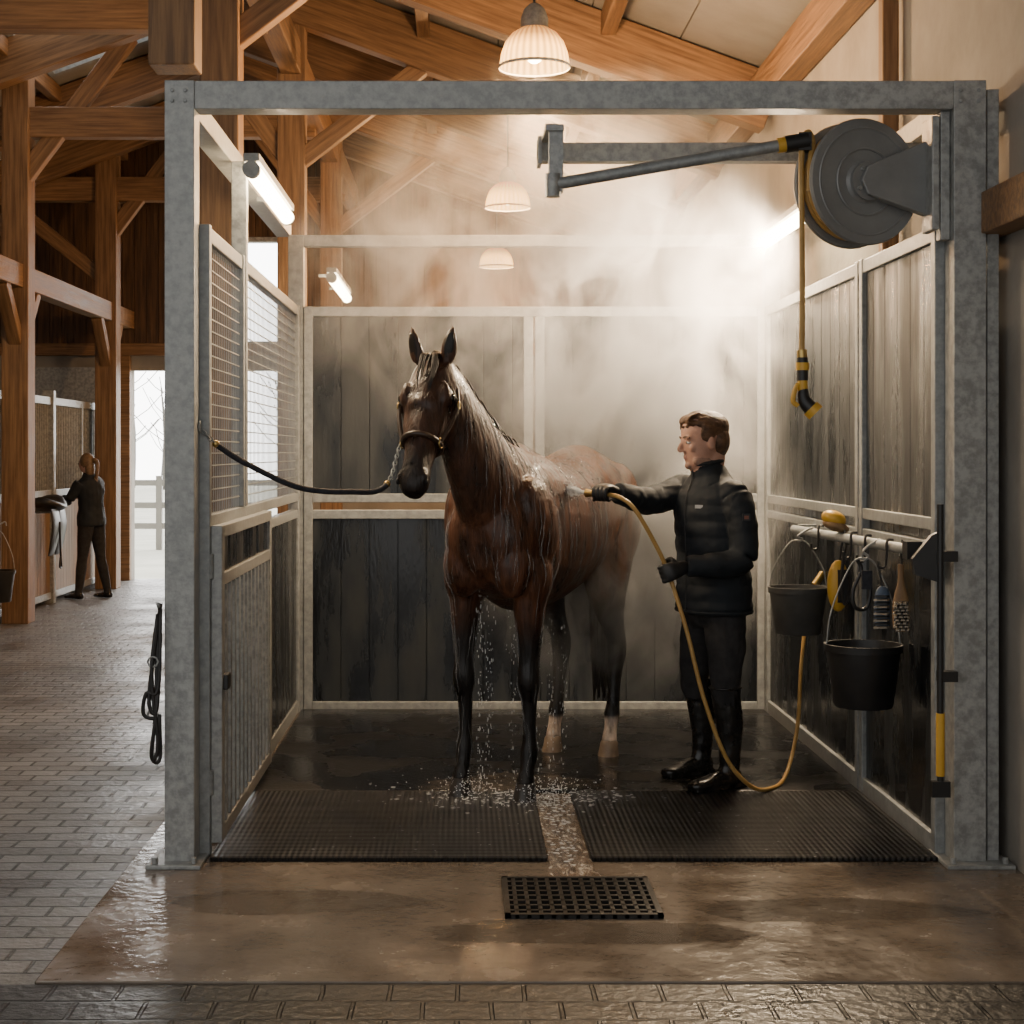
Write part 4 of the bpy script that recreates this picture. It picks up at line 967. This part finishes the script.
puddle(.28,7.62,.42,.17,HZ+.002,1.3,mb); puddle(.95,7.75,.28,.12,HZ+.002,4.1,mb); puddle(.42,5.28,.60,.13,FL+.002,7.7,mb); puddle(-.55,5.65,.42,.16,FL+.002,9.2,mb); puddle(1.3,5.55,.45,.14,FL+.002,12.5,mb)
mb.obj('puddles',smooth=True,recalc=False)
mb=MB()
src=V((.655,7.36,1.405))+nz*.1; tgt=V((.47,7.60,1.44))
for i in range(800):
    t=R.random(); p=src.lerp(tgt,t)+V((R.gauss(0,1),R.gauss(0,1),R.gauss(0,1)))*.028*t; p.z-=.03*t*t
    mb.sph(p,R.uniform(.001,.0032),water,5,4)
for k in range(18): mb.tube([src,src.lerp(tgt,.5)+V((0,0,R.uniform(-.015,.015))),tgt+V((R.uniform(-.02,.02),0,R.uniform(-.05,.05)))],.0018,water,n=5,sub=3)
for i in range(480):
    p=Hm@V((R.gauss(.25,.2),R.uniform(.0,.28),0)); p.z=1.55+abs(R.gauss(0,.05))-abs(R.gauss(0,.10)); mb.sph(p,R.uniform(.0008,.0022),water,5,4)
for cx,cy,z0,z1,n in ((.09,7.33,.98,.03,110),(.13,7.38,.95,.05,90),(.42,7.5,.85,.05,60),(.36,7.55,.85,.03,80),(.24,7.45,.88,.03,60),(.5,7.8,.8,.05,60)):
    for i in range(n):
        c=(cx+R.gauss(0,.010),cy+R.gauss(0,.02),R.uniform(z1,z0)); r=R.uniform(.001,.0028); mb.ell(c,(r,0,0),(0,r,0),(0,0,r*R.uniform(1,5)),water,5,4)
mb.obj('water_spray',smooth=True)

# ------------------------------------------------------------------ steam
m,nt,out=newmat('steam')
pv=N(nt,'ShaderNodeVolumeScatter',Anisotropy=.25); pv.inputs['Color'].default_value=(1,.985,.96,1)
nt.links.new(pv.outputs[0],out.inputs['Volume'])
tc=N(nt,'ShaderNodeTexCoord'); mp=N(nt,'ShaderNodeMapping'); mp.inputs['Scale'].default_value=(1,1,.7); nt.links.new(tc.outputs['Object'],mp.inputs[0])
no=N(nt,'ShaderNodeTexNoise',Scale=2.3,Detail=5,Roughness=.62,Distortion=1.2); nt.links.new(mp.outputs[0],no.inputs[0])
mr=N(nt,'ShaderNodeMapRange'); mr.inputs[1].default_value=.46; mr.inputs[2].default_value=.64
nt.links.new(no.outputs[0],mr.inputs[0])
def fall(c,sx,sy,sz,k=1):
    s_=N(nt,'ShaderNodeVectorMath',_operation='SUBTRACT'); s_.inputs[1].default_value=c; nt.links.new(tc.outputs['Object'],s_.inputs[0])
    d_=N(nt,'ShaderNodeVectorMath',_operation='DIVIDE'); d_.inputs[1].default_value=(sx,sy,sz); nt.links.new(s_.outputs[0],d_.inputs[0])
    l_=N(nt,'ShaderNodeVectorMath',_operation='LENGTH'); nt.links.new(d_.outputs[0],l_.inputs[0])
    r_=N(nt,'ShaderNodeMapRange',_interpolation_type='SMOOTHSTEP'); r_.inputs[1].default_value=0; r_.inputs[2].default_value=1; r_.inputs[3].default_value=k; r_.inputs[4].default_value=0
    nt.links.new(l_.outputs['Value'],r_.inputs[0]); return r_
fs=[fall((.85,8.4,1.35),1.0,.95,1.2,3.9),fall((1.0,8.8,2.4),1.1,1.2,1.1,1.8),fall((-.1,9.0,2.6),1.2,.9,1.1,.9),fall((.7,9.0,3.2),1.5,1.0,.8,.5)]
acc=fs[0].outputs[0]
for f in fs[1:]:
    ad=N(nt,'ShaderNodeMath',_operation='ADD'); nt.links.new(acc,ad.inputs[0]); nt.links.new(f.outputs[0],ad.inputs[1]); acc=ad.outputs[0]
mu=N(nt,'ShaderNodeMath',_operation='MULTIPLY'); nt.links.new(acc,mu.inputs[0]); nt.links.new(mr.outputs[0],mu.inputs[1])
m2=N(nt,'ShaderNodeMath',_operation='MULTIPLY'); m2.inputs[1].default_value=2.6; nt.links.new(mu.outputs[0],m2.inputs[0])
nt.links.new(m2.outputs[0],pv.inputs['Density'])
try: m.cycles.volume_step_rate=.8
except Exception: pass
mb=MB(); mb.box(-.9,1.8,7.70,9.78,.10,3.70,m); mb.obj('steam_cloud')

# ------------------------------------------------------------------ world, camera
w=bpy.data.worlds.new('sky'); bpy.context.scene.world=w; w.use_nodes=True; nt=w.node_tree; nt.nodes.clear()
o_=nt.nodes.new('ShaderNodeOutputWorld'); bg=nt.nodes.new('ShaderNodeBackground'); bg.inputs[0].default_value=(1,.985,.955,1)
tc=N(nt,'ShaderNodeTexCoord'); se=N(nt,'ShaderNodeSeparateXYZ'); nt.links.new(tc.outputs['Generated'],se.inputs[0])
mr=N(nt,'ShaderNodeMapRange',_interpolation_type='SMOOTHSTEP'); mr.inputs[1].default_value=-.5; mr.inputs[2].default_value=.9; mr.inputs[3].default_value=.95; mr.inputs[4].default_value=10.0
nt.links.new(se.outputs[1],mr.inputs[0]); nt.links.new(mr.outputs[0],bg.inputs[1])
nt.links.new(bg.outputs[0],o_.inputs[0])
cam=bpy.data.cameras.new('camera'); co=bpy.data.objects.new('camera',cam); C.objects.link(co)
co.location=(0,0,1.6); co.rotation_euler=(math.pi/2,0,0); cam.lens=56.25; cam.sensor_width=36; cam.shift_x=.0498; cam.shift_y=-.0586
cam.clip_end=200
bpy.context.scene.camera=co
